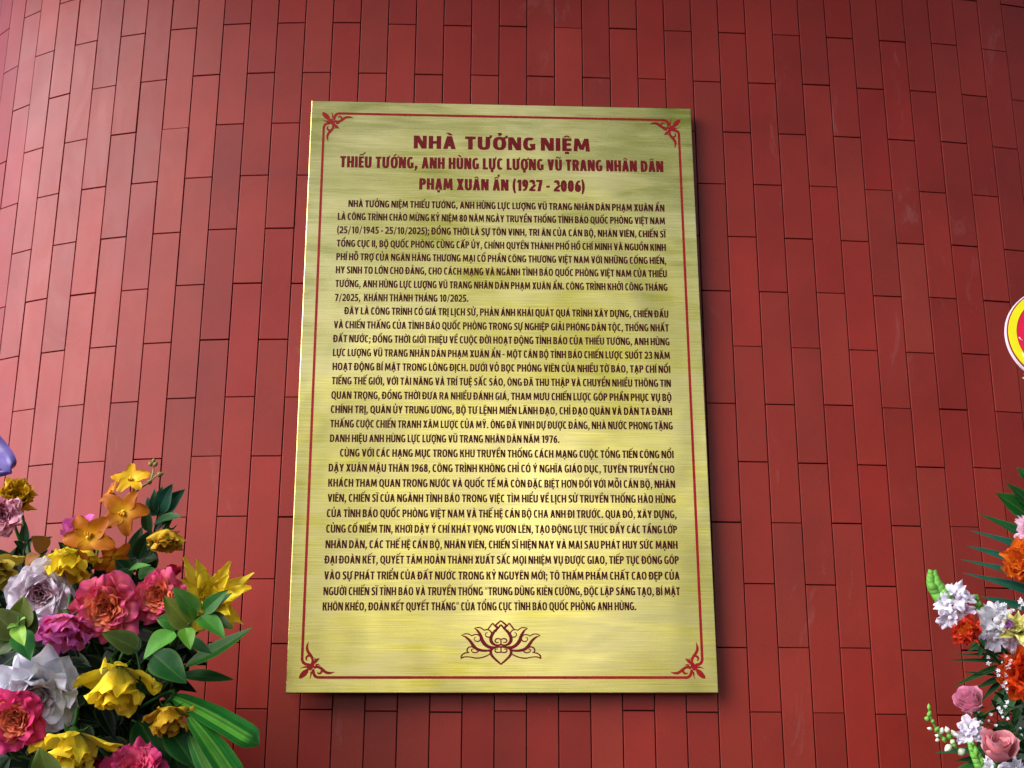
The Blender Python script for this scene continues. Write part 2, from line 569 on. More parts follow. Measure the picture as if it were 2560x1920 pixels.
LOTUS_MID = [
    [(1045, 870, 25), (1045, 820, 26), (1045, 770, 30)],
    [(1045, 735, 30), (1045, 680, 26), (1045, 620, 24)],
]
LOTUS = [
    [(1045, 330, 26), (985, 400, 34), (905, 478, 46), (855, 560, 54), (845, 630, 56), (870, 690, 52), (925, 728, 36), (985, 738, 28), (1045, 722, 26)],
    [(1045, 625, 18), (1005, 608, 20), (955, 612, 22), (928, 645, 22), (948, 680, 20), (985, 682, 16), (1003, 672, 8)],
    [(1045, 250, 22), (990, 295, 28), (935, 352, 28), (968, 395, 22)],
    [(958, 352, 20), (970, 380, 24), (985, 395, 24)],
    [(785, 425, 22), (830, 365, 24), (880, 308, 22), (925, 355, 24), (965, 400, 20)],
    [(520, 403, 8), (585, 455, 32), (640, 545, 50), (670, 635, 60), (725, 715, 58), (800, 768, 52), (880, 788, 52), (960, 775, 32), (1045, 768, 28)],
    [(512, 403, 8), (580, 388, 16), (645, 394, 18), (712, 442, 18)],
    [(705, 440, 18), (770, 428, 18), (825, 448, 20), (858, 500, 22), (848, 555, 20), (800, 578, 20), (752, 560, 18), (735, 522, 16), (752, 494, 14), (785, 488, 6)],
    [(262, 541, 8), (350, 580, 30), (430, 650, 44), (490, 735, 52), (560, 805, 50), (650, 838, 44), (760, 845, 36), (850, 835, 34)],
    [(256, 540, 6), (330, 515, 16), (400, 517, 18), (470, 552, 18)],
    [(462, 552, 18), (530, 527, 18), (590, 532, 20), (632, 575, 22), (630, 635, 20), (582, 664, 18), (532, 648, 16), (514, 610, 14), (528, 585, 12), (560, 577, 6)],
    [(258, 1000, 12), (262, 955, 24), (300, 908, 22), (360, 885, 20), (425, 882, 14)],
    [(392, 880, 22), (374, 835, 24), (398, 788, 22), (455, 768, 22), (520, 790, 24)],
    [(600, 830, 26), (585, 868, 20), (532, 885, 18), (478, 868, 18), (462, 832, 16), (482, 812, 14), (515, 815, 6)],
    [(252, 998, 20), (320, 968, 20), (420, 968, 18), (550, 990, 20), (660, 980, 20), (760, 948, 20), (828, 908, 18)],
    [(1045, 1112, 26), (975, 1050, 32), (895, 975, 38), (848, 905, 46), (848, 835, 46), (885, 795, 40)],
    [(1045, 872, 16), (1000, 878, 18), (950, 872, 20), (926, 842, 20), (938, 818, 16), (965, 812, 12), (992, 818, 6)],
]
mb = MB()
LK = 0.0000942
for st in LOTUS:
    for s in (-1, 1):
        ribbon_into(mb, [(-0.0049 + s * (1045 - x) * LK, -0.4735 - (y - 245) * LK * 0.992, w * LK * 1.2) for x, y, w in st])
for st in LOTUS_MID:
    ribbon_into(mb, [(-0.0049, -0.4735 - (y - 245) * LK * 0.992, w * LK) for x, y, w in st])
mb.f = [f if (V(mb.v[f[1]]) - V(mb.v[f[0]])).cross(V(mb.v[f[2]]) - V(mb.v[f[0]])).z > 0 else f[::-1] for f in mb.f]
on_plaque(mb, 'lotus_emblem', M_TITLE, 'dark red outline lotus emblem under the inscription')

# ------------------------------------------------------------------ lettering (capitals drawn stroke by stroke)
import unicodedata


class Pen:
    def __init__(self, s, t):
        self.s, self.t, self.p = s, t, []

    def rect(self, x0, x1, y0, y1):
        self.p.append(([(x0, y0), (x1, y0), (x1, y1), (x0, y1)], [(0, 1, 2, 3)]))

    def dia(self, x0, y0, x1, y1, w):            # slanted stroke with level ends, x = left edge
        self.p.append(([(x0, y0), (x0 + w, y0), (x1 + w, y1), (x1, y1)], [(0, 1, 2, 3)]))

    def ring(self, cx, cy, rx, ry, a0, a1, sx=None, sy=None, ex=2.5, n=22):
        sx, sy = sx or self.s, sy or self.t
        vs, fs = [], []
        for i in range(n + 1):
            a = math.radians(a0 + (a1 - a0) * i / n)
            c, s = math.cos(a), math.sin(a)
            k = (abs(c) ** ex + abs(s) ** ex) ** (-1 / ex)
            k2 = (abs(c) ** 2.3 + abs(s) ** 2.3) ** (-1 / 2.3)
            vs += [(cx + c * k * rx, cy + s * k * ry), (cx + c * k2 * (rx - sx), cy + s * k2 * (ry - sy))]
        for i in range(n):
            fs.append((2 * i, 2 * i + 2, 2 * i + 3, 2 * i + 1))
        self.p.append((vs, fs))

    def brush(self, pts, n=5):
        P = smooth_path([V(p) for p in pts], n)
        vs, fs = [], []
        for i, p in enumerate(P):
            d = P[min(i + 1, len(P) - 1)] - P[max(i - 1, 0)]
            l = math.hypot(d.x, d.y) or 1
            w = p.z / 2
            vs += [(p.x - d.y / l * w, p.y + d.x / l * w), (p.x + d.y / l * w, p.y - d.x / l * w)]
        for i in range(len(P) - 1):
            fs.append((2 * i + 1, 2 * i + 3, 2 * i + 2, 2 * i))
        self.p.append((vs, fs))


WID = dict(A=.60, B=.54, C=.50, D=.58, E=.44, F=.42, G=.57, H=.59, K=.57, L=.43, M=.76, N=.61, O=.62, P=.53, Q=.62, R=.56, S=.48,
           T=.50, U=.58, V=.58, X=.57, Y=.56)


def glyph(ch, s, t):
    p = Pen(s, t)
    w = WID.get(ch, .5)
    R = p.rect
    if ch == 'I':
        w = s; R(0, s, 0, 1)
    elif ch == 'H':
        R(0, s, 0, 1); R(w - s, w, 0, 1); R(s, w - s, .5 - t / 2, .5 + t / 2)
    elif ch == 'N':
        k = s * .9
        R(0, k, 0, 1); R(w - k, w, 0, 1); p.dia(w - k * 1.25, 0, 0.02, 1, k * 1.2)
    elif ch == 'M':
        k = s * .86
        p.dia(0, 0, .05, 1, k); p.dia(w - k, 0, w - k - .05, 1, k)
        p.dia(w / 2 - k * .5, .12, .07, 1, k); p.dia(w / 2 - k * .5, .12, w - .07 - k, 1, k)
    elif ch == 'A':
        p.dia(0, 0, w / 2 - s * .55, 1, s); p.dia(w - s, 0, w / 2 - s * .45, 1, s); R(.14, w - .14, .21, .21 + t)
    elif ch == 'V':
        p.dia(w / 2 - s * .55, 0, 0, 1, s); p.dia(w / 2 - s * .45, 0, w - s, 1, s)
    elif ch == 'X':
        p.dia(0, 0, w - s * 1.05, 1, s * 1.05); p.dia(w - s * 1.05, 0, 0, 1, s * 1.05)
    elif ch == 'Y':
        R(w / 2 - s / 2, w / 2 + s / 2, 0, .46); p.dia(w / 2 - s / 2, .38, 0, 1, s); p.dia(w / 2 - s / 2, .38, w - s, 1, s)
    elif ch == 'K':
        R(0, s, 0, 1); p.dia(s * .7, .44, w - s * 1.1, 1, s * 1.05); p.dia(w - s * 1.1, 0, s * .95, .62, s * 1.1)
    elif ch in 'EF':
        R(0, s, 0, 1); R(s, w, 1 - t, 1); R(s, w * .93, .5 - t / 2 + .02, .5 + t / 2 + .02)
        if ch == 'E':
            R(s, w, 0, t)
    elif ch == 'L':
        R(0, s, 0, 1); R(s, w, 0, t)
    elif ch == 'T':
        R(w / 2 - s / 2, w / 2 + s / 2, 0, 1 - t); R(0, w, 1 - t, 1)
    elif ch == 'U':
        R(0, s, .34, 1); R(w - s, w, .34, 1); p.ring(w / 2, .34, w / 2, .355, 180, 360)
    elif ch == 'O':
        p.ring(w / 2, .5, w / 2, .515, 0, 360, n=32)
    elif ch == 'Q':
        p.ring(w / 2, .5, w / 2, .515, 0, 360, n=32); p.dia(w * .86, -.19, w * .5, .1, s * .9)
    elif ch == 'C':
        p.ring(w * .56, .5, w * .56, .515, 48, 312, n=26)
    elif ch == 'G':
        p.ring(w * .53, .5, w * .53, .515, 50, 322, n=26); R(w - s, w, .06, .52); R(w * .55, w - s, .52 - t, .52)
    elif ch == 'D':
        R(0, s, 0, 1); p.ring(w * .38, .5, w * .62, .5, -90, 90); R(s, w * .38, 1 - t, 1); R(s, w * .38, 0, t)
    elif ch in 'PR':
        R(0, s, 0, 1); p.ring(w * .46, .70, w * .54, .30, -90, 90); R(s, w * .46, 1 - t, 1); R(s, w * .46, .40, .40 + t)
        if ch == 'R':
            p.dia(w - s * .95, 0, w * .42, .42, s * 1.02)
    elif ch == 'B':
        R(0, s, 0, 1); p.ring(w * .46, .745, w * .48, .255, -90, 90); p.ring(w * .48, .285, w * .52, .285, -90, 90)
        R(s, w * .46, 1 - t, 1); R(s, w * .48, 0, t); R(s, w * .46, .505, .55)
    elif ch == 'S':
        p.brush([(w * .93, .86, t), (w * .6, .935, t), (w * .27, .86, s * .95), (w * .24, .68, s), (w * .52, .53, s * 1.05), (w * .77, .36, s), (w * .74, .15, s * .95), (w * .42, .065, t), (w * .05, .13, t)])
    elif ch == '0':
        w = .5; p.ring(w / 2, .5, w / 2, .51, 0, 360, n=30)
    elif ch == '1':
        w = .40; R(w * .42, w * .42 + s, 0, 1); p.dia(0.02, .76, w * .42, 1, s * .55)
    elif ch == '2':
        R(0, w, 0, t); p.ring(w * .48, .70, w * .5, .31, -28, 160, n=18); p.dia(0, t, w * .68, .56, s * 1.15)
    elif ch == '3':
        p.ring(w * .42, .73, w * .5, .28, -80, 150, n=18); p.ring(w * .42, .29, w * .56, .30, -150, 85, n=18); R(w * .25, w * .5, .48, .48 + t * .9)
    elif ch == '4':
        w = .54; R(w * .55, w * .55 + s, 0, 1); R(0, w, .2, .2 + t); p.dia(0, .2 + t, w * .5, 1, s * .8)
    elif ch == '5':
        R(.04, w * .95, 1 - t, 1); p.dia(.04, .46, .06, 1 - t, s * .9); p.ring(w * .4, .31, w * .58, .32, -140, 118, n=20)
    elif ch in '69':
        v0 = len(p.p)
        p.ring(w / 2, .32, w / 2, .33, 0, 360, n=26); p.brush([(s / 2, .34, s), (s * .62, .62, s * .95), (w * .52, .87, t), (w * .86, .93, t)])
        if ch == '9':
            p.p = [([(w - x, 1 - y) for x, y in vs], fs) for vs, fs in p.p]
    elif ch == '7':
        R(0, w, 1 - t, 1); p.dia(w * .18, 0, w - s * 1.05, 1 - t, s * 1.05)
    elif ch == '8':
        p.ring(w / 2, .745, w * .46, .265, 0, 360, n=24); p.ring(w / 2, .275, w / 2, .285, 0, 360, n=24)
    elif ch in ',;':
        w = s * 1.15; p.dia(-.03, -.2, s * .35, 0.0, s * .6); R(s * .1, s * 1.05, 0, s * .95)
        if ch == ';':
            R(s * .1, s * 1.05, .5, .5 + s * .95)
    elif ch == '.':
        w = s * 1.1; R(0, s * 1.05, 0, s * 1.0)
    elif ch == '-':
        w = .28; R(0, w, .33, .33 + t)
    elif ch == '/':
        w = .38; p.dia(0, -.1, w - s * .6, 1.05, s * .6)
    elif ch in '()':
        w = .24
        pts = [(w - .03, 1.1, s * .55), (s * .55, .78, s * .8), (s * .45, .45, s * .9), (s * .55, .12, s * .8), (w - .03, -.2, s * .55)]
        p.brush(pts if ch == '(' else [(w - a, b, c) for a, b, c in pts])
    elif ch in '\u201c\u201d':
        w = .34; p.dia(0, .72, .06, 1.02, s * .5); p.dia(w - s * .6 - .05, .72, w - s * .6 + .01, 1.02, s * .5)
    elif ch == ' ':
        w = .2
    return p.p, w


def accents(p, marks, w, ch, s, t):
    c = w / 2
    k = max(.07, t * .52)
    hat = False
    for mk in marks:
        if mk == '\u0302':
            hat = True
            p.dia(c - .2, 1.07, c - .045, 1.21, k * 1.3); p.dia(c + .2 - k * 1.3, 1.07, c + .045 - k * 1.3, 1.21, k * 1.3)
        elif mk == '\u0306':
            hat = True
            p.brush([(c - .16, 1.21, k), (c - .1, 1.11, k), (c, 1.085, k), (c + .1, 1.11, k), (c + .16, 1.21, k)], 3)
        elif mk == '\u031b':
            x = w - (s * .5 if ch == 'U' else .12)
            p.brush([(x - .02, .93, k * 1.1), (x + .09, .95, k * 1.25), (x + .14, 1.03, k * 1.2), (x + .13, 1.12, k)], 3)
            if ch == 'U':
                p.rect(w, w + .045, .88, .99)
        elif mk == '\u0323':
            q = s * .46
            p.rect(c - q, c + q, -.23, -.23 + q * 1.8)
    dx, dy = (.17, .10) if hat else (0, 0)
    for mk in marks:
        if mk == '\u0301':
            p.dia(c - .08 + dx, 1.07 + dy, c + .06 + dx, 1.26 + dy, k * 1.5)
        elif mk == '\u0300':
            p.dia(c + .0 + dx - (.02 if hat else 0), 1.07 + dy, c - .16 + dx, 1.26 + dy, k * 1.6)
        elif mk == '\u0309':
            p.brush([(c - .08 + dx, 1.24 + dy, k), (c + .02 + dx, 1.29 + dy, k), (c + .07 + dx, 1.22 + dy, k), (c + dx, 1.15 + dy, k), (c + dx, 1.07 + dy, k)], 3)
        elif mk == '\u0303':
            y = 1.14 + (.13 if hat else 0)
            p.brush([(c - .19, y - .03, k), (c - .1, y + .05, k), (c + .08, y - .02, k), (c + .19, y + .06, k)], 3)


CACHE = {}


def char_shape(ch, s, t):
    key = (ch, s, t)
    if key not in CACHE:
        d = unicodedata.normalize('NFD', ch)
        base, marks = d[0], d[1:]
        bar = base == '\u0110'
        if bar:
            base = 'D'
        polys, w = glyph(base, s, t)
        p = Pen(s, t)
        p.p = list(polys)
        if bar:
            p.rect(-.08, w * .5, .5 - t * .45, .5 + t * .45)
        accents(p, marks, w, base, s, t)
        adv = w + (.04 if '\u031b' in marks and base == 'U' else 0)
        CACHE[key] = (p.p, adv)
    return CACHE[key]


def text_line(txt, x0, x1, y0, y1, cap, s, t, gap, space, name, label=None, mat=None):
    txt = unicodedata.normalize('NFC', txt)
    shapes, x = [], 0.0
    for i, ch in enumerate(txt):
        if ch == ' ':
            x += space
            continue
        pl, w = char_shape(ch, s, t)
        shapes.append((pl, x))
        x += w + gap
    x -= gap
    k = (x1 - x0) / 1000 / x
    cap /= 1000
    mb = MB()
    for pl, ox in shapes:
        for j, (vs, fs) in enumerate(pl):
            z = 0.00045 + j * .00003
            out = []
            for a, b in vs:
                X = (a + ox) * k
                out.append((x0 / 1000 + X, (y0 + (y1 - y0) * (ox / x)) / 1000 + b * cap, z))
            ff = []
            for f in fs:
                a, b, c = (V(out[q]) for q in f[:3])
                ff.append(f if (b - a).cross(c - a).z >= 0 else f[::-1])
            mb.add(out, ff)
    on_plaque(mb, name, mat or M_TEXT, label)


text_line('NHÀ', -184.8, -97.3, 500.2, 500.4, 29.5, .215, .20, .085, .24, 'title_word', 'large heading word NHÀ', M_TITLE)
text_line('TƯỞNG NIỆM', -78.2, 182.8, 500.4, 500.8, 29.5, .215, .20, .085, .17, 'title_word', 'large heading words TƯỞNG NIỆM', M_TITLE)
text_line('THIẾU TƯỚNG, ANH HÙNG LỰC LƯỢNG VŨ TRANG NHÂN DÂN', -335.7, 336.3, 454, 456.5, 25.5, .245, .175, .065, .25, 'subtitle_line', 'bold second heading line ending in NHÂN DÂN', M_TITLE)
text_line('PHẠM XUÂN ẨN (1927 - 2006)', -171.9, 170.5, 407, 408.2, 25.5, .245, .175, .065, .25, 'subtitle_line', 'bold third heading line ending in the years 1927 - 2006', M_TITLE)
BODY = [
    (-315.8, 335.2, 366.2, 'NHÀ TƯỞNG NIỆM THIẾU TƯỚNG, ANH HÙNG LỰC LƯỢNG VŨ TRANG NHÂN DÂN PHẠM XUÂN ẨN'),
    (-336.5, 335.2, 337.2, 'LÀ CÔNG TRÌNH CHÀO MỪNG KỶ NIỆM 80 NĂM NGÀY TRUYỀN THỐNG TÌNH BÁO QUỐC PHÒNG VIỆT NAM'),
    (-336.8, 335.2, 307.7, '(25/10/1945 - 25/10/2025); ĐỒNG THỜI LÀ SỰ TÔN VINH, TRI ÂN CỦA CÁN BỘ, NHÂN VIÊN, CHIẾN SĨ'),
    (-336.5, 334.9, 278.2, 'TỔNG CỤC II, BỘ QUỐC PHÒNG CÙNG CẤP ỦY, CHÍNH QUYỀN THÀNH PHỐ HỒ CHÍ MINH VÀ NGUỒN KINH'),
    (-336.5, 334.8, 249.0, 'PHÍ HỖ TRỢ CỦA NGÂN HÀNG THƯƠNG MẠI CỔ PHẦN CÔNG THƯƠNG VIỆT NAM VỚI NHỮNG CỐNG HIẾN,'),
    (-336.5, 334.8, 220.3, 'HY SINH TO LỚN CHO ĐẢNG, CHO CÁCH MẠNG VÀ NGÀNH TÌNH BÁO QUỐC PHÒNG VIỆT NAM CỦA THIẾU'),
    (-336.4, 334.9, 190.8, 'TƯỚNG, ANH HÙNG LỰC LƯỢNG VŨ TRANG NHÂN DÂN PHẠM XUÂN ẨN. CÔNG TRÌNH KHỞI CÔNG THÁNG'),
    (-336.5, -69.3, 161.0, '7/2025,  KHÁNH THÀNH THÁNG 10/2025.'),
    (-316.2, 334.5, 133.0, 'ĐÂY LÀ CÔNG TRÌNH CÓ GIÁ TRỊ LỊCH SỬ, PHẢN ÁNH KHÁI QUÁT QUÁ TRÌNH XÂY DỰNG, CHIẾN ĐẤU'),
    (-336.5, 334.2, 103.3, 'VÀ CHIẾN THẮNG CỦA TÌNH BÁO QUỐC PHÒNG TRONG SỰ NGHIỆP GIẢI PHÓNG DÂN TỘC, THỐNG NHẤT'),
    (-336.5, 334.5, 74.0, 'ĐẤT NƯỚC; ĐỒNG THỜI GIỚI THIỆU VỀ CUỘC ĐỜI HOẠT ĐỘNG TÌNH BÁO CỦA THIẾU TƯỚNG, ANH HÙNG'),
    (-336.3, 334.2, 45.0, 'LỰC LƯỢNG VŨ TRANG NHÂN DÂN PHẠM XUÂN ẨN - MỘT CÁN BỘ TÌNH BÁO CHIẾN LƯỢC SUỐT 23 NĂM'),
    (-336.0, 334.0, 16.0, 'HOẠT ĐỘNG BÍ MẬT TRONG LÒNG ĐỊCH. DƯỚI VỎ BỌC PHÓNG VIÊN CỦA NHIỀU TỜ BÁO, TẠP CHÍ NỔI'),
    (-336.5, 334.0, -13.3, 'TIẾNG THẾ GIỚI, VỚI TÀI NĂNG VÀ TRÍ TUỆ SẮC SẢO, ÔNG ĐÃ THU THẬP VÀ CHUYỂN NHIỀU THÔNG TIN'),
    (-336.4, 334.1, -42.7, 'QUAN TRỌNG, ĐỒNG THỜI ĐƯA RA NHIỀU ĐÁNH GIÁ, THAM MƯU CHIẾN LƯỢC GÓP PHẦN PHỤC VỤ BỘ'),
    (-336.4, 334.0, -71.6, 'CHÍNH TRỊ, QUÂN ỦY TRUNG ƯƠNG, BỘ TƯ LỆNH MIỀN LÃNH ĐẠO, CHỈ ĐẠO QUÂN VÀ DÂN TA ĐÁNH'),
    (-336.3, 334.2, -100.8, 'THẮNG CUỘC CHIẾN TRANH XÂM LƯỢC CỦA MỸ. ÔNG ĐÃ VINH DỰ ĐƯỢC ĐẢNG, NHÀ NƯỚC PHONG TẶNG'),
    (-336.0, 110.2, -130.1, 'DANH HIỆU ANH HÙNG LỰC LƯỢNG VŨ TRANG NHÂN DÂN NĂM 1976.'),
    (-315.8, 333.8, -159.0, 'CÙNG VỚI CÁC HẠNG MỤC TRONG KHU TRUYỀN THỐNG CÁCH MẠNG CUỘC TỔNG TIẾN CÔNG NỔI'),
    (-336.5, 334.3, -188.7, 'DẬY XUÂN MẬU THÂN 1968, CÔNG TRÌNH KHÔNG CHỈ CÓ Ý NGHĨA GIÁO DỤC, TUYÊN TRUYỀN CHO'),
    (-336.4, 334.4, -218.5, 'KHÁCH THAM QUAN TRONG NƯỚC VÀ QUỐC TẾ MÀ CÒN ĐẶC BIỆT HƠN ĐỐI VỚI MỖI CÁN BỘ, NHÂN'),
    (-336.3, 334.2, -248.0, 'VIÊN, CHIẾN SĨ CỦA NGÀNH TÌNH BÁO TRONG VIỆC TÌM HIỂU VỀ LỊCH SỬ TRUYỀN THỐNG HÀO HÙNG'),
    (-336.8, 335.0, -277.8, 'CỦA TÌNH BÁO QUỐC PHÒNG VIỆT NAM VÀ THẾ HỆ CÁN BỘ CHA ANH ĐI TRƯỚC. QUA ĐÓ, XÂY DỰNG,'),
    (-336.9, 334.8, -307.7, 'CỦNG CỐ NIỀM TIN, KHƠI DẬY Ý CHÍ KHÁT VỌNG VƯƠN LÊN, TẠO ĐỘNG LỰC THÚC ĐẨY CÁC TẦNG LỚP'),
    (-337.1, 334.5, -337.5, 'NHÂN DÂN, CÁC THẾ HỆ CÁN BỘ, NHÂN VIÊN, CHIẾN SĨ HIỆN NAY VÀ MAI SAU PHÁT HUY SỨC MẠNH'),
    (-337.3, 335.6, -366.8, 'ĐẠI ĐOÀN KẾT, QUYẾT TÂM HOÀN THÀNH XUẤT SẮC MỌI NHIỆM VỤ ĐƯỢC GIAO, TIẾP TỤC ĐÓNG GÓP'),
    (-337.5, 335.7, -396.8, 'VÀO SỰ PHÁT TRIỂN CỦA ĐẤT NƯỚC TRONG KỶ NGUYÊN MỚI; TÔ THẮM PHẨM CHẤT CAO ĐẸP CỦA'),
    (-337.7, 335.4, -426.4, 'NGƯỜI CHIẾN SĨ TÌNH BÁO VÀ TRUYỀN THỐNG \u201cTRUNG DŨNG KIÊN CƯỜNG, ĐỘC LẬP SÁNG TẠO, BÍ MẬT'),
    (-338.2, 251.1, -454.9, 'KHÔN KHÉO, ĐOÀN KẾT QUYẾT THẮNG\u201d CỦA TỔNG CỤC TÌNH BÁO QUỐC PHÒNG ANH HÙNG.'),
]
for x0, x1, y, s_ in BODY:
    text_line(s_, x0, x1, y - 1.0, y + 1.0, 15.2, .203, .165, .06, .2, 'text_line')

# ------------------------------------------------------------------ flowers: shared shapes
def lerp(a, b, t):
    return a + (b - a) * t


def mixc(a, b, t):
    t = max(0.0, min(1.0, t))
    return tuple(a[i] + (b[i] - a[i]) * t for i in range(3)) + (1,)


def frame(ax, roll=0.0):
    """matrix whose z is ax"""
    ax = V(ax).normalized()
    x = V((0, 1, 0)).cross(ax)
    if x.length < 1e-3:
        x = V((1, 0, 0))
    x.normalize()
    y = ax.cross(x)
    return Matrix((x, y, ax)).transposed() @ Matrix.Rotation(roll, 3, 'Z')


def petal_into(mb, R3, rot, L, W, a0, a1, k, curl, cup, ruf, point, r0, z0, cols, rnd, nu=11, nv=12, fray=0.0, round_=0.28):
    """one petal of a bloom; angles are measured from the bloom's axis. cols = base, middle, rim"""
    base, mid, rim = cols
    tab = []
    r, z = r0, z0
    NN = 26
    for i in range(NN + 1):
        v = i / NN
        a = a0 + (a1 - a0) * v ** k + curl * max(0, (v - .68) / .32) ** 2
        tab.append((r, z, a))
        r += math.sin(a) * L / NN
        z += math.cos(a) * L / NN
    ph, ph2 = rnd.uniform(0, 6.3), rnd.uniform(0, 6.3)
    fr = rnd.uniform(4.0, 7.0)
    sd_ = rnd.uniform(0, 100)
    er = V((math.cos(rot), math.sin(rot), 0))
    et = V((-math.sin(rot), math.cos(rot), 0))
    zz = V((0, 0, 1))
    skew = rnd.uniform(-.12, .12)
    vs, cs, fs = [], [], []
    for j in range(nv + 1):
        v = j / nv
        for i in range(nu):
            u = -1 + 2 * i / (nu - 1)
            vv = v * (1 - round_ * 1.25 * (1 - math.sqrt(max(0, 1 - u * u * .98))) + point * math.exp(-(u / .22) ** 2) - point * .3)
            vv += fray * v ** 3 * noise.noise(V((u * 6, sd_, 3)))
            vv = max(0, min(1, vv))
            q = vv * NN
            qi = min(NN - 1, int(q))
            f = q - qi
            r, z, a = (lerp(tab[qi][n], tab[qi + 1][n], f) for n in range(3))
            hw = W / 2 * (.26 + .74 * math.sin(math.pi / 2 * min(1, v / .62))) * (1 - (.16 + point) * max(0, (v - .6) / .4) ** 2)
            x = hw * u + skew * W * v * v
            Rc = max(W * .28, (r + W * .2) / max(.05, cup))
            th = x / Rc
            lat, ins = Rc * math.sin(th), Rc * (1 - math.cos(th))
            nr, nz = -math.cos(a), math.sin(a)
            wave = ruf * W * v * v * ((.35 + .65 * abs(u)) * math.sin(fr * u + ph) * .5 + .6 * noise.noise(V((u * 1.6, v * 2.2, sd_))) + .25 * math.sin(11 * u + ph2) * abs(u) * v + .32 * noise.noise(V((u * 4.2, v * 5.0, sd_ + 9))))
            p = er * (r + nr * (ins + wave)) + et * lat + zz * (z + nz * (ins + wave))
            vs.append(R3 @ p)
            c = mixc(base, mid, v / .45) if v < .45 else mixc(mid, rim, ((v - .45) / .55) ** 1.4 * .75 + .35 * max(0, abs(u) - .6))
            cs.append(c)
    for j in range(nv):
        for i in range(nu - 1):
            a = j * nu + i
            fs.append((a, a + 1, a + nu + 1, a + nu))
    mb.add(vs, fs, cs)


def jit(c, rnd, s=.1):
    k = 1 + rnd.uniform(-s, s)
    return tuple(min(.95, x * k) for x in c[:3]) + (1,)


def jit3(cols, rnd, s=.1):
    k = 1 + rnd.uniform(-s, s)
    return [tuple(min(.95, x * k) for x in c[:3]) + (1,) for c in cols]


GREEN = (0.035, 0.13, 0.022, 1)
DGREEN = (0.010, 0.042, 0.016, 1)
STYLE = {
    # heart count, heart (len, open angle), whorls: (count, len, width, a0, a1, curl, cup, ruffle, point)
    'ruffled': dict(heart=46, hl=.80, hopen=62, whorls=[(6, .92, .85, 34, 58, 18, .9, .34, 0), (6, 1.0, 1.02, 46, 76, 34, .6, .34, 0), (5, 1.03, 1.15, 60, 94, 34, .5, .32, .0)]),
    'droop': dict(heart=20, hl=.95, hopen=26, whorls=[(5, 1.10, .90, 14, 20, 22, .9, .40, .0), (5, 1.16, .98, 30, 32, 30, .8, .42, .03), (4, 1.12, .86, 66, 60, 6, .5, .40, .20)]),
    'skirt': dict(heart=24, hl=.9, hopen=40, whorls=[(7, 1.14, .80, 22, 32, 26, .8, .42, .0), (7, 1.12, .84, 40, 46, 34, .7, .42, .02), (6, .84, .74, 66, 44, 26, .6, .36, .02)]),
    'peony': dict(heart=26, hl=.78, hopen=55, whorls=[(6, .90, 1.05, 24, 52, 24, .9, .36, 0), (7, 1.0, 1.25, 44, 66, 16, .8, .34, 0), (6, 1.06, 1.4, 72, 84, -20, .8, .28, 0)]),
    'cup': dict(heart=12, hl=.95, hopen=8, whorls=[(4, 1.05, 1.0, 24, -4, 22, 1.25, .10, .02), (4, 1.08, 1.1, 38, -2, 44, 1.2, .12, .04), (3, 1.02, 1.1, 50, 6, 75, 1.1, .14, .08)]),
    'wilt': dict(heart=16, hl=.9, hopen=22, whorls=[(6, 1.0, .95, 26, 6, 24, .9, .42, .0), (6, 1.05, 1.05, 42, 8, 20, .8, .42, .02), (5, 1.0, 1.0, 60, 10, 5, .7, .45, .03)]),
    'carnation': dict(heart=34, hl=.85, hopen=60, whorls=[(9, .95, .6, 30, 70, 0, .5, .5, 0), (9, 1.0, .6, 50, 85, 10, .4, .5, 0)]),
    'spiky': dict(heart=12, hl=.7, hopen=30, whorls=[(5, 1.0, .56, 20, 36, 18, 1.3, .34, .26), (6, 1.12, .60, 36, 54, 14, 1.2, .34, .32), (5, 1.15, .55, 62, 76, 4, .9, .34, .34)]),
}


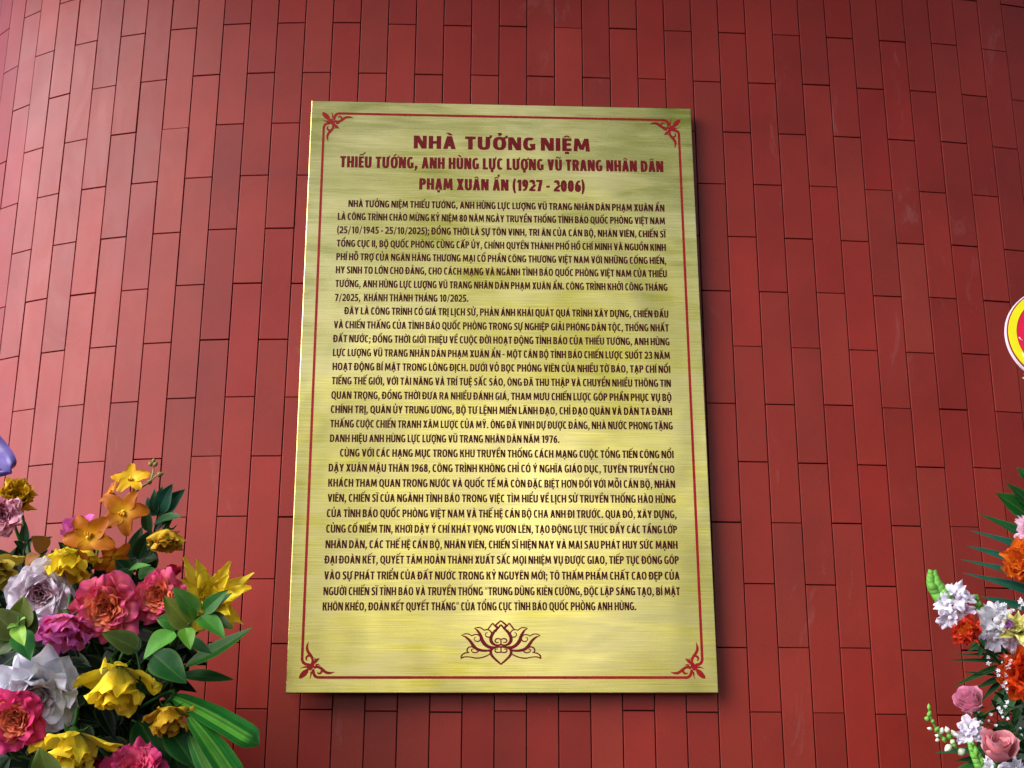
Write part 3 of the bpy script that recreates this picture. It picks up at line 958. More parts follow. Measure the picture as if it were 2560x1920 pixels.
def rose(px, py, dpx, y, ax, style, cols, label, cat='rose', name='rose', group=None, heart_cols=None, seed=0, stem_to=None, sepal=True, roll=0.0, fray=0.0, squash=1.0):
    rnd = random.Random(seed * 31 + int(px * 7 + py))
    S = STYLE[style]
    R = size(dpx, y) / 2
    ax = V(ax).normalized()
    M3 = frame(ax, roll) @ Matrix.Diagonal((R * squash, R * squash, R))
    c = at(px, py, y)
    root = empty(name, c - ax * R * .52)
    tag(root, label, cat, group)
    hc = heart_cols or cols
    mb = MB()
    n = S['heart']
    for i in range(n):
        t = (i + .5) / n
        op = math.radians(S['hopen']) * t
        petal_into(mb, M3, i * 2.39996 + rnd.uniform(-.3, .3), S['hl'] * lerp(.62, 1.0, t), lerp(.34, .66, t), math.radians(4) + op * .5, op * lerp(.4, 1.15, t),
                   1.2, math.radians(rnd.uniform(-5, 40)) * t, 1.15, .30, 0, .03 + .13 * t, .02, jit3(hc, rnd, .16), rnd, nu=6, nv=6, fray=fray)
    mb.build('flower_heart', M_PETAL, root)
    k = 0
    for wi, (cnt, L, W, a0, a1, curl, cup, ruf, pt) in enumerate(S['whorls']):
        for i in range(cnt):
            mb = MB()
            petal_into(mb, M3, (i + .5 * wi) * 2 * math.pi / cnt + rnd.uniform(-.22, .22), L * rnd.uniform(.88, 1.08), W * rnd.uniform(.85, 1.12),
                       math.radians(a0 + rnd.uniform(-5, 5)), math.radians(a1 + rnd.uniform(-12, 12)), 1.1, math.radians(curl + rnd.uniform(-14, 14)), cup, ruf * rnd.uniform(.7, 1.25), pt,
                       .10 + .03 * wi, -.01 * wi, jit3(cols, rnd, .09), rnd, fray=fray)
            mb.build('petal', M_PETAL, root)
    # calyx and stem
    mb = MB()
    ell_into(mb, ax * (-.06 * R), ax, R * .17, R * .34, GREEN, GREEN)
    mb.build('calyx', M_LEAF, root)
    if sepal:
        for i in range(5):
            mb = MB()
            petal_into(mb, M3, i * 1.2566 + rnd.uniform(-.2, .2), .58 * rnd.uniform(.8, 1.2), .2, math.radians(70), math.radians(rnd.uniform(105, 150)), 1.2, 0, .5, .2, .5, .1, -.03,
                       jit3([GREEN, GREEN, (.06, .2, .03, 1)], rnd, .2), rnd, nu=5, nv=7)
            mb.build('sepal', M_LEAF, root)
    mb = MB()
    b = -ax * R * .2
    if stem_to is None:
        stem_to = at(150 + rnd.uniform(-40, 40), max(py + 60, 1800), YL + .2) if px < 1280 else at(2610 + rnd.uniform(-20, 30), max(py + 20, 1800) if py > 1000 else py + 60, YR + .16)
    e_ = V(stem_to) - root.location
    tube_into(mb, [b, b - ax * R * .5 + V((0, .01, 0)), b * .3 + e_ * .45 + V((0, .015, .01)), e_], .0026, .003, GREEN)
    mb.build('stem', M_LEAF, root)
    return root


def leaf_into(mb, p0, p1, w, nrm, col, rnd, fold=.25, bend=.12, tipw=.5, stripe=None, wave=.03, origin=V((0, 0, 0)), blunt=False, nv=12):
    p0, p1 = V(p0), V(p1)
    d = p1 - p0
    L = d.length
    d.normalize()
    n = (V(nrm) - d * V(nrm).dot(d)).normalized()
    s = n.cross(d)
    us = (-1, -.72, -.36, -.1, 0, .1, .36, .72, 1) if not blunt else tuple(-1 + i / 9 for i in range(19))
    tone = [rnd.uniform(.72, 1.3) for _ in us]
    ph = rnd.uniform(0, 6)
    vs, cs, fs = [], [], []
    for j in range(nv + 1):
        v = j / nv
        if blunt:
            hw = w / 2 * (min(1, (v / .5)) ** .6 * .7 + .3) * (1 - max(0, (v - .82) / .18) ** 2.4) ** .5 if v < 1 else w * .03
        else:
            hw = w / 2 * max(.015, math.sin(math.pi * v ** tipw) ** .85)
        for ui, u in enumerate(us):
            h = fold * abs(u) ** 1.3 * hw - bend * L * (v - .25) ** 2 * 1.5 + wave * w * math.sin(7 * v + ph + 2 * u) * abs(u)
            p = p0 + d * (L * v) + s * (u * hw) + n * h
            vs.append(p - origin)
            c = jit(col, rnd, .06)
            if abs(u) < .05:
                c = mixc(col, (.14, .26, .05), .28)
            elif stripe and -.5 < u < .25 and v < .9:
                c = mixc(col, stripe, .8)
            elif abs(u) == 1:
                c = mixc(col, (.14, .26, .05), .25)
            if blunt:
                k = tone[ui] * (.55 if v > .9 else 1)
                c = (c[0] * k, c[1] * k, c[2] * k, 1)
            cs.append(c)
    m_ = len(us)
    for j in range(nv):
        for i in range(m_ - 1):
            a = j * m_ + i
            fs.append((a, a + 1, a + m_ + 1, a + m_))
    mb.add(vs, fs, cs)


TOCAM = V((0, -1, .15))


def sprig(name, label, cat, y, stem, leaves, col, group=None, seed=1, stem_r=.0016, part='leaf', stem_col=GREEN, fold=.25, tipw=.62, mat=None, bend=.12):
    """stem: pixel points; leaves: (x0, y0, x1, y1, width px, depth offset, normal offset (x, z), [colour])"""
    rnd = random.Random(seed)
    o = at(*stem[0][:2], y)
    root = empty(name, o)
    tag(root, label, cat, group)
    mb = MB()
    tube_into(mb, [at(p[0], p[1], y + (p[2] if len(p) > 2 else 0)) - o for p in stem], stem_r * 1.15, stem_r * .8, stem_col)
    mb.build('stem', M_LEAF, root)
    for lf in leaves:
        x0, y0, x1, y1, w, dy, nx, nz = lf[:8]
        c = lf[8] if len(lf) > 8 else col
        opt = lf[9] if len(lf) > 9 else {}
        mb = MB()
        yy = y + dy
        p1 = at(x1, y1, yy - opt.get('fwd', .012))
        leaf_into(mb, at(x0, y0, y + dy * .5), p1, size(w, y), V((nx, -1, nz)), jit(c, rnd, .12), rnd, fold=opt.get('fold', fold), bend=opt.get('bend', bend), tipw=opt.get('tipw', tipw),
                  stripe=opt.get('stripe'), origin=o, blunt=opt.get('blunt', False))
        mb.build(part, mat or M_LEAF, root)
    return root


# pigments
YEL = [(.70, .72, .20, 1), (.90, .73, .04, 1), (.88, .66, .03, 1)]
YEL_D = [(.72, .55, .10, 1), (.82, .55, .03, 1), (.55, .30, .03, 1)]
GOLD = [(.62, .40, .02, 1), (.68, .43, .015, 1), (.6, .38, .02, 1)]
CORAL = [(.90, .48, .08, 1), (.85, .17, .16, 1), (.74, .06, .26, 1)]
CORAL_H = [(.85, .16, .03, 1), (.90, .24, .08, 1), (.90, .28, .16, 1)]
MAG = [(.85, .42, .25, 1), (.80, .20, .42, 1), (.70, .12, .48, 1)]
MAG_H = [(.55, .05, .05, 1), (.62, .05, .06, 1), (.60, .05, .10, 1)]
WHITE = [(.70, .52, .46, 1), (.80, .72, .76, 1), (.82, .78, .84, 1)]
WHITE_H = [(.60, .16, .16, 1), (.72, .40, .42, 1), (.80, .68, .72, 1)]
PEON = [(.62, .64, .58, 1), (.78, .80, .84, 1), (.80, .82, .88, 1)]
PINK = [(.80, .62, .42, 1), (.74, .33, .40, 1), (.72, .26, .42, 1)]
PINKL = [(.72, .30, .32, 1), (.76, .36, .42, 1), (.80, .42, .52, 1)]
ORANGE = [(.85, .46, .02, 1), (.85, .31, .02, 1), (.75, .13, .02, 1)]
REDO = [(.85, .30, .02, 1), (.85, .17, .015, 1), (.80, .08, .02, 1)]
MOK = [(.75, .40, .01, 1), (.40, .12, .003, 1), (.34, .08, .003, 1)]
MOKY = [(.85, .66, .03, 1), (.74, .42, .01, 1), (.58, .26, .008, 1)]

YL = 2.20                                                # the left arrangement stands about 0.4 m before the wall
DOWN = (0.05, -.42, -1)

# ------------------------------------------------------------------ left arrangement: blooms
rose(45, 1238, 112, YL + .02, (.25, -.9, .25), 'wilt', GOLD, 'crumpled mustard yellow rose at the top of the left arrangement below the purple ribbon', seed=1, roll=.5, sepal=False)
rose(6, 1288, 118, YL - .02, (.1, -1, -.1), 'skirt', PINKL, 'pale pink rose at the left edge, tucked under the mustard yellow rose', seed=2, sepal=False)
rose(-12, 1428, 130, YL - .01, (.35, -.6, -.75), 'droop', [(.62, .56, .12, 1), (.66, .50, .05, 1), (.60, .50, .08, 1)], 'faded greenish yellow rose cut off by the left edge above the olive leaves', seed=3, sepal=False)
rose(196, 1326, 132, YL + .05, (-.05, -.45, .85), 'cup', MAG, 'magenta rose half hidden behind the lowest open orchid', seed=4, heart_cols=MAG_H)
rose(176, 1414, 140, YL - .02, (.06, -.38, -1), 'droop', YEL, 'bright yellow rose hanging head down directly below the orchids', seed=5)
rose(100, 1488, 148, YL - .03, (.25, -1, -.25), 'peony', WHITE, 'pinkish white rose with a rosy heart left of the hanging magenta rose', seed=6, heart_cols=WHITE_H, sepal=False)
rose(158, 1578, 146, YL - .05, (.02, -.34, -1), 'skirt', MAG, 'pink magenta rose hanging upside down with a red heart showing beneath', seed=7, heart_cols=MAG_H)
rose(263, 1520, 156, YL - .05, (.08, -1, -.30), 'ruffled', CORAL, 'large coral rose with an orange heart in the middle of the left bunch', seed=8, heart_cols=CORAL_H, sepal=False)
rose(393, 1490, 124, YL - .03, (-.05, -1, -.1), 'ruffled', CORAL, 'smaller coral pink rose below the red rose and left of the spiky yellow one', seed=9, heart_cols=CORAL_H, sepal=False)
rose(432, 1428, 56, YL + .02, (.3, -.5, .8), 'cup', [(.5, .02, .03, 1), (.56, .015, .04, 1), (.5, .01, .05, 1)], 'small red rosebud peeping out above the smaller coral rose', seed=10)
rose(416, 1352, 104, YL, (.05, -.25, -1), 'wilt', YEL_D, 'withered yellow rose with brown petal tips below the dark green lily leaves', seed=11, fray=.1)
rose(524, 1488, 196, YL + .03, (.2, -.8, .35), 'spiky', YEL, 'yellow flower with long pointed petals behind the shiny green leaves', seed=12, sepal=False)
rose(92, 1748, 186, YL - .04, (.18, -.8, -.55), 'peony', PEON, 'big white peony like rose above the crimson pink one in the lower left', seed=13, heart_cols=[(.6, .3, .3, 1), (.74, .7, .7, 1), (.78, .76, .8, 1)], sepal=False)
rose(34, 1802, 140, YL - .09, (.05, -1, -.3), 'ruffled', [(.80, .30, .10, 1), (.74, .07, .14, 1), (.66, .03, .20, 1)], 'crimson pink rose at the left edge overlapping the big white one', seed=14, heart_cols=CORAL_H, sepal=False)
rose(290, 1718, 176, YL - .05, (.04, -.30, -1), 'droop', YEL, 'largest yellow rose, hanging head down with two wide pointed petals', seed=15)
rose(421, 1802, 118, YL - .03, (.12, -.25, -1), 'droop', YEL_D, 'shrivelled golden yellow rose on an arching stem beside the long striped leaves', seed=16, fray=.08)
rose(178, 1884, 180, YL - .06, (.1, -.32, -1), 'droop', YEL, 'yellow rose at the bottom edge above the olive leaf', seed=17)
rose(336, 1912, 140, YL - .05, (.05, -.75, .45), 'ruffled', [(.80, .32, .24, 1), (.74, .08, .18, 1), (.70, .05, .24, 1)], 'rosy pink rose cut off by the bottom edge right of the yellow one', seed=18, heart_cols=CORAL, sepal=False)
rose(232, 1915, 70, YL - .02, (0, -.4, -1), 'skirt', [(.4, .02, .02, 1), (.42, .02, .03, 1), (.4, .02, .05, 1)], 'small dark red rose under the right side of the bottom yellow rose', seed=19, sepal=False)

# orchids on their spray
ORCH = 'orange orchids of the left arrangement'


def orchid(px, py, dpx, y, ax, roll, cols, label, seed, spray_to=None):
    rnd = random.Random(seed)
    R = size(dpx, y) / 2
    ax = V(ax).normalized()
    M3 = frame(ax, roll) @ Matrix.Diagonal((R, R, R))
    c = at(px, py, y)
    root = empty('orchid', c)
    tag(root, label, 'orchid', ORCH)
    for i, (ang, L, W) in enumerate(((90, .95, .46), (165, 1.05, .52), (15, 1.05, .52), (235, 1.0, .56), (305, 1.0, .50))):
        mb = MB()
        petal_into(mb, M3, math.radians(ang + rnd.uniform(-9, 9)), L * 1.05 * rnd.uniform(.92, 1.05), W * 1.45, math.radians(62), math.radians(rnd.uniform(88, 112)), .6, math.radians(rnd.uniform(-10, 25)), .35, .16, .02, .06, 0,
                   jit3(cols, rnd, .14), rnd, nu=9, nv=10, round_=.38)
        mb.build('petal', M_WAX, root)
    mb = MB()
    for a in (-.5, 0, .5):
        d = M3 @ V((math.sin(a) * .22, -.14, .16))
        ell_into(mb, d * .7, d, R * .09, R * .32, (.80, .50, .02, 1), (.62, .22, .02, 1))
    ell_into(mb, ax * R * .08, ax, R * .1, R * .28, (.85, .62, .03, 1), (.85, .7, .08, 1))
    mb.build('lip', M_WAX, root)
    mb = MB()
    e_ = V(spray_to) - c if spray_to else V((.01, .05, -.03))
    tube_into(mb, [-ax * R * .05, -ax * R * .3 + e_ * .3, e_], .0016, .0019, (.42, .34, .06, 1))
    mb.build('stalk', M_LEAF, root)


YO = YL + .01
spray_px = [(235, 1420), (259, 1318), (304, 1268), (336, 1232), (358, 1215), (377, 1203), (383, 1180), (384, 1164)]
root = empty('orchid_spray', at(235, 1420, YO + .03))
tag(root, 'slender green orchid spray stem with round buds at its tip against the tiles', 'flower stem')
mb = MB()
o0 = root.location
tube_into(mb, [at(a, b, YO + .03) - o0 for a, b in spray_px[:6]], .0026, .0019, (.22, .30, .06, 1))
tube_into(mb, [at(a, b, YO + .03) - o0 for a, b in spray_px[5:]], .0017, .0015, (.30, .33, .10, 1))
tube_into(mb, [at(a, b, YO + .03) - o0 for a, b in ((377, 1203), (388, 1192), (398, 1187))], .0016, .0014, (.36, .30, .10, 1))
mb.build('stem', M_LEAF, root)
for bx, by, br, ang in ((376, 1160, 13, (-.5, 0, .8)), (389, 1160, 14, (.5, 0, .8)), (384, 1152, 12, (0, -.2, 1)), (400, 1186, 17, (1, 0, .3)), (374, 1205, 15, (.6, -.4, .3))):
    mb = MB()
    r_ = size(br, YO) / 2
    ell_into(mb, at(bx, by, YO + .027) - o0, ang, r_ * .85, r_ * 2.3, (.20, .22, .05, 1), (.30, .24, .06, 1), pointy=.4)
    mb.build('bud', M_LEAF, root)
orchid(327, 1197, 84, YO, (.1, -.95, .35), .35, MOKY, 'topmost orchid, the yellowest, beside the bud tip of its spray', 41, at(337, 1232, YO + .03))
orchid(281, 1232, 88, YO + .02, (-.75, -.5, .35), -.4, MOK, 'orange orchid turned to the left, second from the top of the spray', 42, at(300, 1270, YO + .03))
orchid(309, 1281, 112, YO - .02, (.05, -1, .12), .1, MOK, 'open orange orchid with five round petals in front of the dark green lily leaves', 43, at(298, 1276, YO + .03))
orchid(222, 1344, 122, YO - .04, (.0, -1, -.05), -.12, MOK, 'open orange orchid lying over the magenta rose', 44, at(252, 1340, YO + .03))
orchid(281, 1392, 92, YO - .01, (.45, -.55, -.6), .6, [(.85, .5, .03, 1), (.52, .16, .012, 1), (.42, .09, .012, 1)], 'rusty orange orchid nodding downwards beside the hanging yellow rose', 45, at(248, 1375, YO + .03))

# ------------------------------------------------------------------ left arrangement: leaves
OLV = (.075, .10, .008, 1)
LG = (.085, .24, .02, 1)
MG = (.02, .105, .012, 1)
BRZ = (.34, .13, .02, 1)
sprig('leaf_sprig', 'glossy ruscus sprig with broad green leaves in front of the spiky yellow flower', 'leaves', YL - .07,
      [(425, 1612), (462, 1570), (490, 1545), (512, 1530), (524, 1512)],
      [(478, 1568, 408, 1490, 62, 0, -.3, .3, OLV), (492, 1538, 434, 1466, 52, -.01, .1, .5, (.05, .15, .02, 1)), (490, 1545, 470, 1520, 24, -.015, 0, .5, LG),
       (510, 1530, 566, 1474, 40, -.01, .3, .5, MG), (512, 1532, 578, 1478, 36, .0, -.2, .6, (.02, .09, .02, 1)), (500, 1540, 562, 1588, 52, -.02, .2, .7, (.04, .17, .02, 1)),
       (520, 1540, 580, 1568, 40, .0, .4, .2, (.06, .10, .02, 1)), (462, 1570, 476, 1620, 40, -.02, .1, .6, LG), (435, 1578, 356, 1640, 62, -.03, -.3, .7, (.07, .24, .03, 1)),
       (450, 1560, 392, 1545, 60, .01, -.1, .4, (.03, .13, .02, 1)), (470, 1600, 530, 1632, 30, .01, .2, .3, (.03, .10, .03, 1))], MG, seed=5)
sprig('leaf_sprig', 'olive leaves with two bright lime leaflets at the left edge under the pinkish white rose', 'leaves', YL - .10,
      [(30, 1720, .16), (40, 1650, .11), (52, 1590, .02), (48, 1560), (46, 1540)],
      [(50, 1575, 57, 1488, 62, .02, .1, .4, OLV), (48, 1590, -28, 1520, 76, .01, -.2, .5, (.07, .09, .018, 1)), (60, 1590, 88, 1525, 48, .03, .5, .2, (.05, .07, .014, 1)),
       (45, 1562, 18, 1568, 20, -.02, 0, .8, (.20, .40, .07, 1)), (44, 1560, 60, 1541, 24, -.025, .1, .7, (.20, .42, .07, 1)), (40, 1566, 58, 1610, 38, -.03, -.2, .8, (.20, .38, .05, 1)),
       (46, 1580, 76, 1648, 58, .0, .1, .5, (.03, .15, .035, 1)), (30, 1600, -20, 1640, 56, .0, -.3, .3, (.04, .06, .02, 1))], OLV, seed=6)
sprig('leaf_sprig', 'bronze tinted leaves at the far left between the faded rose and the orchids', 'leaves', YL + .03,
      [(60, 1480), (58, 1400), (66, 1360), (84, 1340)],
      [(118, 1374, 80, 1340, 44, -.01, 0, .3, BRZ), (62, 1408, 98, 1385, 36, -.01, .1, .4, BRZ), (62, 1356, 62, 1306, 26, 0, 0, .3, (.02, .07, .03, 1)), (58, 1368, 36, 1352, 20, 0, 0, .5, DGREEN),
       (90, 1360, 130, 1340, 16, .01, .2, .3, DGREEN)], BRZ, seed=7, stem_col=(.03, .05, .02, 1))
sprig('leaf_sprig', 'single dark olive leaf under the large coral rose', 'leaves', YL - .04, [(350, 1700), (348, 1660), (340, 1628)], [(344, 1624, 258, 1578, 62, -.02, 0, .6, (.055, .085, .016, 1)), (345, 1630, 300, 1560, 40, .03, 0, .3, DGREEN)], OLV, seed=8)
sprig('leaf_sprig', 'round dark green leaf in front of the bases of the spear shaped leaves', 'leaves', YL - .02, [(350, 1720), (375, 1660), (385, 1640)],
      [(383, 1636, 464, 1702, 76, -.02, -.1, .5, (.008, .07, .012, 1), dict(fold=.1)), (360, 1640, 425, 1625, 40, .02, 0, .6, DGREEN), (350, 1690, 400, 1735, 60, .03, .2, .4, DGREEN)], MG, seed=9)
sprig('leaf_sprig', 'olive leaf in the bottom left corner overlapping the yellow rose', 'leaves', YL - .13, [(110, 1960), (100, 1930)], [(128, 1950, 95, 1872, 72, -.01, -.2, .4, (.085, .12, .02, 1))], OLV, seed=10)
sprig('leaf_sprig', 'dark whorl of pointed leaves round a green lily bud above the withered rose', 'leaves', YL + .03,
      [(370, 1400), (385, 1330), (395, 1285), (402, 1250)],
      [(392, 1290, 458, 1224, 46, -.02, .5, .3, (.010, .055, .03, 1)), (395, 1280, 427, 1212, 44, -.03, .2, .2, (.010, .06, .035, 1)), (392, 1275, 405, 1216, 30, -.01, .1, .2, DGREEN), (388, 1285, 384, 1222, 26, -.02, -.2, .1, (.02, .06, .03, 1)),
       (388, 1290, 366, 1244, 34, -.01, -.5, .3, (.03, .10, .08, 1)), (385, 1310, 448, 1284, 46, -.04, .2, .8, (.016, .06, .018, 1)), (390, 1320, 430, 1292, 40, -.02, .3, .6, DGREEN),
       (372, 1330, 362, 1258, 30, -.01, -.2, .2, (.02, .07, .02, 1)), (365, 1370, 406, 1326, 36, -.03, .2, .5, (.018, .035, .012, 1)), (368, 1352, 426, 1341, 24, -.045, .1, .9, (.03, .04, .014, 1)),
       (345, 1400, 378, 1322, 48, .0, .3, .3, (.012, .04, .014, 1)), (330, 1398, 352, 1316, 40, .01, .0, .3, (.014, .045, .016, 1)), (350, 1400, 392, 1392, 50, .0, .2, .5, (.012, .04, .014, 1))],
      DGREEN, seed=11, stem_col=(.02, .06, .015, 1))
sprig('leaf_sprig', 'small green leaves above the two coral roses', 'leaves', YL, [(300, 1470), (325, 1430), (345, 1418)],
      [(322, 1424, 374, 1408, 24, -.03, .1, .8, (.06, .20, .03, 1)), (320, 1430, 290, 1400, 44, 0, 0, .4, DGREEN), (300, 1440, 340, 1395, 44, .01, .2, .3, (.01, .05, .015, 1)), (345, 1440, 385, 1420, 34, 0, .2, .4, (.03, .11, .02, 1)),
       (330, 1440, 290, 1425, 30, -.01, 0, .6, (.02, .08, .02, 1))], MG, seed=12)
STR = (.085, .30, .03)
sprig('spear_leaf', 'long spear shaped leaf rising to the right, highest of the leaves before the tiles', 'leaf', YL + .0, [(400, 1710), (440, 1690), (466, 1668)], [(460, 1670, 640, 1573, 46, .0, .1, .9, (.015, .09, .01, 1), dict(tipw=.8, fwd=.0, bend=-.06))], MG, seed=13)
sprig('spear_leaf', 'dark spear shaped leaf pointing level to the right behind the round leaf', 'leaf', YL + .02, [(400, 1730), (430, 1700), (462, 1690)], [(448, 1688, 587, 1696, 38, .0, 0, .8, (.015, .085, .02, 1), dict(tipw=.75, fwd=0, bend=.05))], MG, seed=14)
sprig('strap_leaf', 'broad blunt strap leaf with a pale green stripe reaching furthest right', 'leaf', YL - .01, [(400, 1780), (420, 1750), (438, 1738)], [(432, 1740, 648, 1848, 66, -.02, -.2, .9, (.01, .10, .012, 1), dict(blunt=True, stripe=STR, fwd=.02, fold=.1, bend=.10))], MG, seed=15, part='leaf')
sprig('strap_leaf', 'striped strap leaf curving down past the bottom edge', 'leaf', YL - .03, [(430, 1790), (455, 1785), (478, 1795)], [(474, 1790, 600, 1950, 64, -.02, .3, .8, (.016, .12, .015, 1), dict(blunt=True, stripe=STR, fwd=.02, fold=.1, bend=.12))], MG, seed=16)
sprig('strap_leaf', 'narrow pale striped leaf at the bottom edge, second from the right', 'leaf', YL - .02, [(450, 1820), (470, 1830), (480, 1840)], [(478, 1836, 545, 1960, 56, .0, .2, .7, (.04, .17, .04, 1), dict(blunt=True, stripe=(.14, .36, .07), fwd=.02, fold=.12, bend=.1))], MG, seed=17)
sprig('spear_leaf', 'dark green pointed leaf under the shrivelled golden rose', 'leaf', YL - .01, [(390, 1810), (410, 1820), (420, 1830)], [(415, 1815, 492, 1918, 72, -.01, .1, .7, (.012, .075, .015, 1), dict(tipw=.85, fwd=.01))], MG, seed=18)
sprig('spear_leaf', 'very dark leaf hanging at the bottom edge right of the rosy pink rose', 'leaf', YL + .01, [(400, 1790), (415, 1820), (425, 1850)], [(420, 1830, 462, 1975, 66, .0, .1, .6, (.008, .05, .012, 1), dict(tipw=.8, fwd=.01))], MG, seed=19)
sprig('spear_leaf', 'wide dark leaf between the rosy pink rose and the shrivelled golden rose', 'leaf', YL, [(330, 1800), (350, 1810), (362, 1820)], [(345, 1800, 420, 1925, 96, .0, .1, .7, (.008, .055, .012, 1), dict(tipw=.8, fwd=.01))], MG, seed=20)

# dark filler leaves that close the gaps between the blooms
def filler(name, poly, count, y0, y1, cols, seed, lmin, lmax):
    rnd = random.Random(seed)

    def inside(x, y):
        r = False
        for i in range(len(poly)):
            (xa, ya), (xb, yb) = poly[i], poly[i - 1]
            if (ya > y) != (yb > y) and x < (xb - xa) * (y - ya) / (yb - ya) + xa:
                r = not r
        return r
    mb = MB()
    xs = [p[0] for p in poly]; ys = [p[1] for p in poly]
    o = at(sum(xs) / len(xs), sum(ys) / len(ys), y1)
    n = 0
    while n < count:
        x, y = rnd.uniform(min(xs), max(xs)), rnd.uniform(min(ys), max(ys))
        if not inside(x, y):
            continue
        n += 1
        a = rnd.uniform(0, 6.28)
        L = rnd.uniform(lmin, lmax)
        Y = rnd.uniform(y0, y1)
        leaf_into(mb, at(x, y, Y), at(x + math.cos(a) * L, y + math.sin(a) * L, Y - rnd.uniform(0, .03)), size(L * rnd.uniform(.4, .6), Y), V((rnd.uniform(-.6, .6), -1, rnd.uniform(-.1, .8))),
                  jit(rnd.choice(cols), rnd, .3), rnd, origin=o, tipw=.65, nv=6)
    ob = mb.build(name, M_LEAF)
    ob.location = o
    tag(ob, kind='stuff')
    return ob


DK_SHADE = [(.003, .012, .005, 1), (.003, .010, .006, 1), (.005, .020, .007, 1), (.006, .012, .004, 1)]  # leaf greens taken near black: shade of the gaps put into the colour
LPOLY = [(-60, 1440), (40, 1400), (110, 1430), (240, 1400), (330, 1420), (400, 1440), (400, 1540), (440, 1580), (430, 1640), (400, 1660), (440, 1740), (390, 1790), (430, 1840), (420, 1980), (-60, 1980)]
tag(filler('filler_foliage', LPOLY, 620, YL + .03, YL + .14, DK_SHADE, 77, 50, 110), 'dense dark green filler leaves deep between the blooms of the left arrangement', 'foliage')
mb = MB()
fo = at(170, 1800, YL + .22)
box_into(mb, -.20, .10, -.06, .06, -.5, .10)
foam = mb.build('floral_foam', M_FOAM, smooth=False)
foam.location = fo
tag(foam, 'dark green floral foam block hidden behind the left flowers', 'floral foam')

# purple ribbon end at the left edge
mb = MB()
rp = [(-70, 1085, 70), (-30, 1108, 72), (2, 1136, 62), (24, 1156, 46), (36, 1170, 24), (24, 1180, 14), (-20, 1186, 24)]
P3 = smooth_path([at(x, y, YL + .10 + .02 * math.sin(i * 1.3)) for i, (x, y, w) in enumerate(rp)], 5)
o0 = at(0, 1150, YL + .1)
vs, fs, cs = [], [], []
ww = [size(p[2], YL) for p in rp]
for i, p in enumerate(P3):
    t = i / (len(P3) - 1) * (len(ww) - 1)
    w = lerp(ww[int(t)], ww[min(len(ww) - 1, int(t) + 1)], t - int(t))
    for u in (-1, -.5, 0, .5, 1):
        vs.append(p - o0 + V((.35 * u * w * .5, -.012 * (1 - u * u), u * w * .5)))
        cs.append((.12, .09, .30, 1))
for i in range(len(P3) - 1):
    for k in range(4):
        fs.append((i * 5 + k, i * 5 + k + 1, i * 5 + 6 + k, i * 5 + 5 + k))
mb.add(vs, fs, cs)
rb = mb.build('ribbon', M_RIBBON)
rb.location = o0
tag(rb, 'lavender purple ribbon loop at the left edge above the mustard yellow rose', 'ribbon')

# ------------------------------------------------------------------ right arrangement
YR = 2.22
# round banner badge of the flower stand
bc = at(2640, 838, YR + .06)
badge = empty('round_badge', bc)
tag(badge, 'round red badge with a yellow ring and white rim at the right edge', 'badge')


def disc(name, r0, r1, d, th, mat, col=None, label=None):
    mb = MB()
    n = 72
    vs, fs = [], []
    for i in range(n):
        a = 2 * math.pi * i / n
        ca, sa = math.cos(a), math.sin(a)
        for r, yy in ((r0, d), (r1, d), (r1, d + th), (r0, d + th)):
            vs.append((ca * r, yy, sa * r))
    for i in range(n):
        j = (i + 1) % n
        for k in range(4):
            k2 = (k + 1) % 4
            fs.append((i * 4 + k, j * 4 + k, j * 4 + k2, i * 4 + k2))
    mb.add(vs, fs, [col or (1, 1, 1, 1)] * len(vs))
    o = mb.build(name, mat, badge, smooth=False)
    if label:
        o['label'] = label


RB = size(126, YR + .06)
M_BADGE = mat_petal('printed_card', .4, .0, .03)
disc('white_rim', 0.001, RB, .002, .006, M_BADGE, (.80, .74, .80, 1))
disc('dark_red_line', .001, RB * .978, .0, .0015, M_BADGE, (.20, .004, .012, 1))
disc('yellow_ring', RB * .80, RB * .955, -.003, .0028, M_BADGE, (.80, .74, .004, 1))
disc('red_face', .001, RB * .80, -.002, .0018, M_BADGE, (.70, .005, .05, 1))
mb = MB()
for (bx, by, ax_, ay_, w) in ((2548, 843, 2553, 849, 5), (2553, 849, 2557, 851, 2.5), (2557, 884, 2566, 897, 8), (2566, 840, 2580, 850, 6), (2572, 880, 2590, 880, 6)):
    p0, p1 = at(bx, by, YR + .0565) - bc, at(ax_, ay_, YR + .0565) - bc
    ell_into(mb, V(((p0.x + p1.x) / 2, -.0032, (p0.z + p1.z) / 2)), V((p1.x - p0.x, 0, p1.z - p0.z)), size(w, YR) / 2 * .6, (p1 - p0).length * 1.4, (.8, .78, .7, 1))
mb.build('white_marking', M_BADGE, badge)
rose(2572, 944, 36, YR + .04, (-.8, -.5, .1), 'spiky', [(.5, .52, .08, 1), (.66, .62, .12, 1), (.72, .70, .3, 1)], 'tiny greenish yellow flower just under the round badge', 'flower', 'small_flower', seed=51, sepal=False)

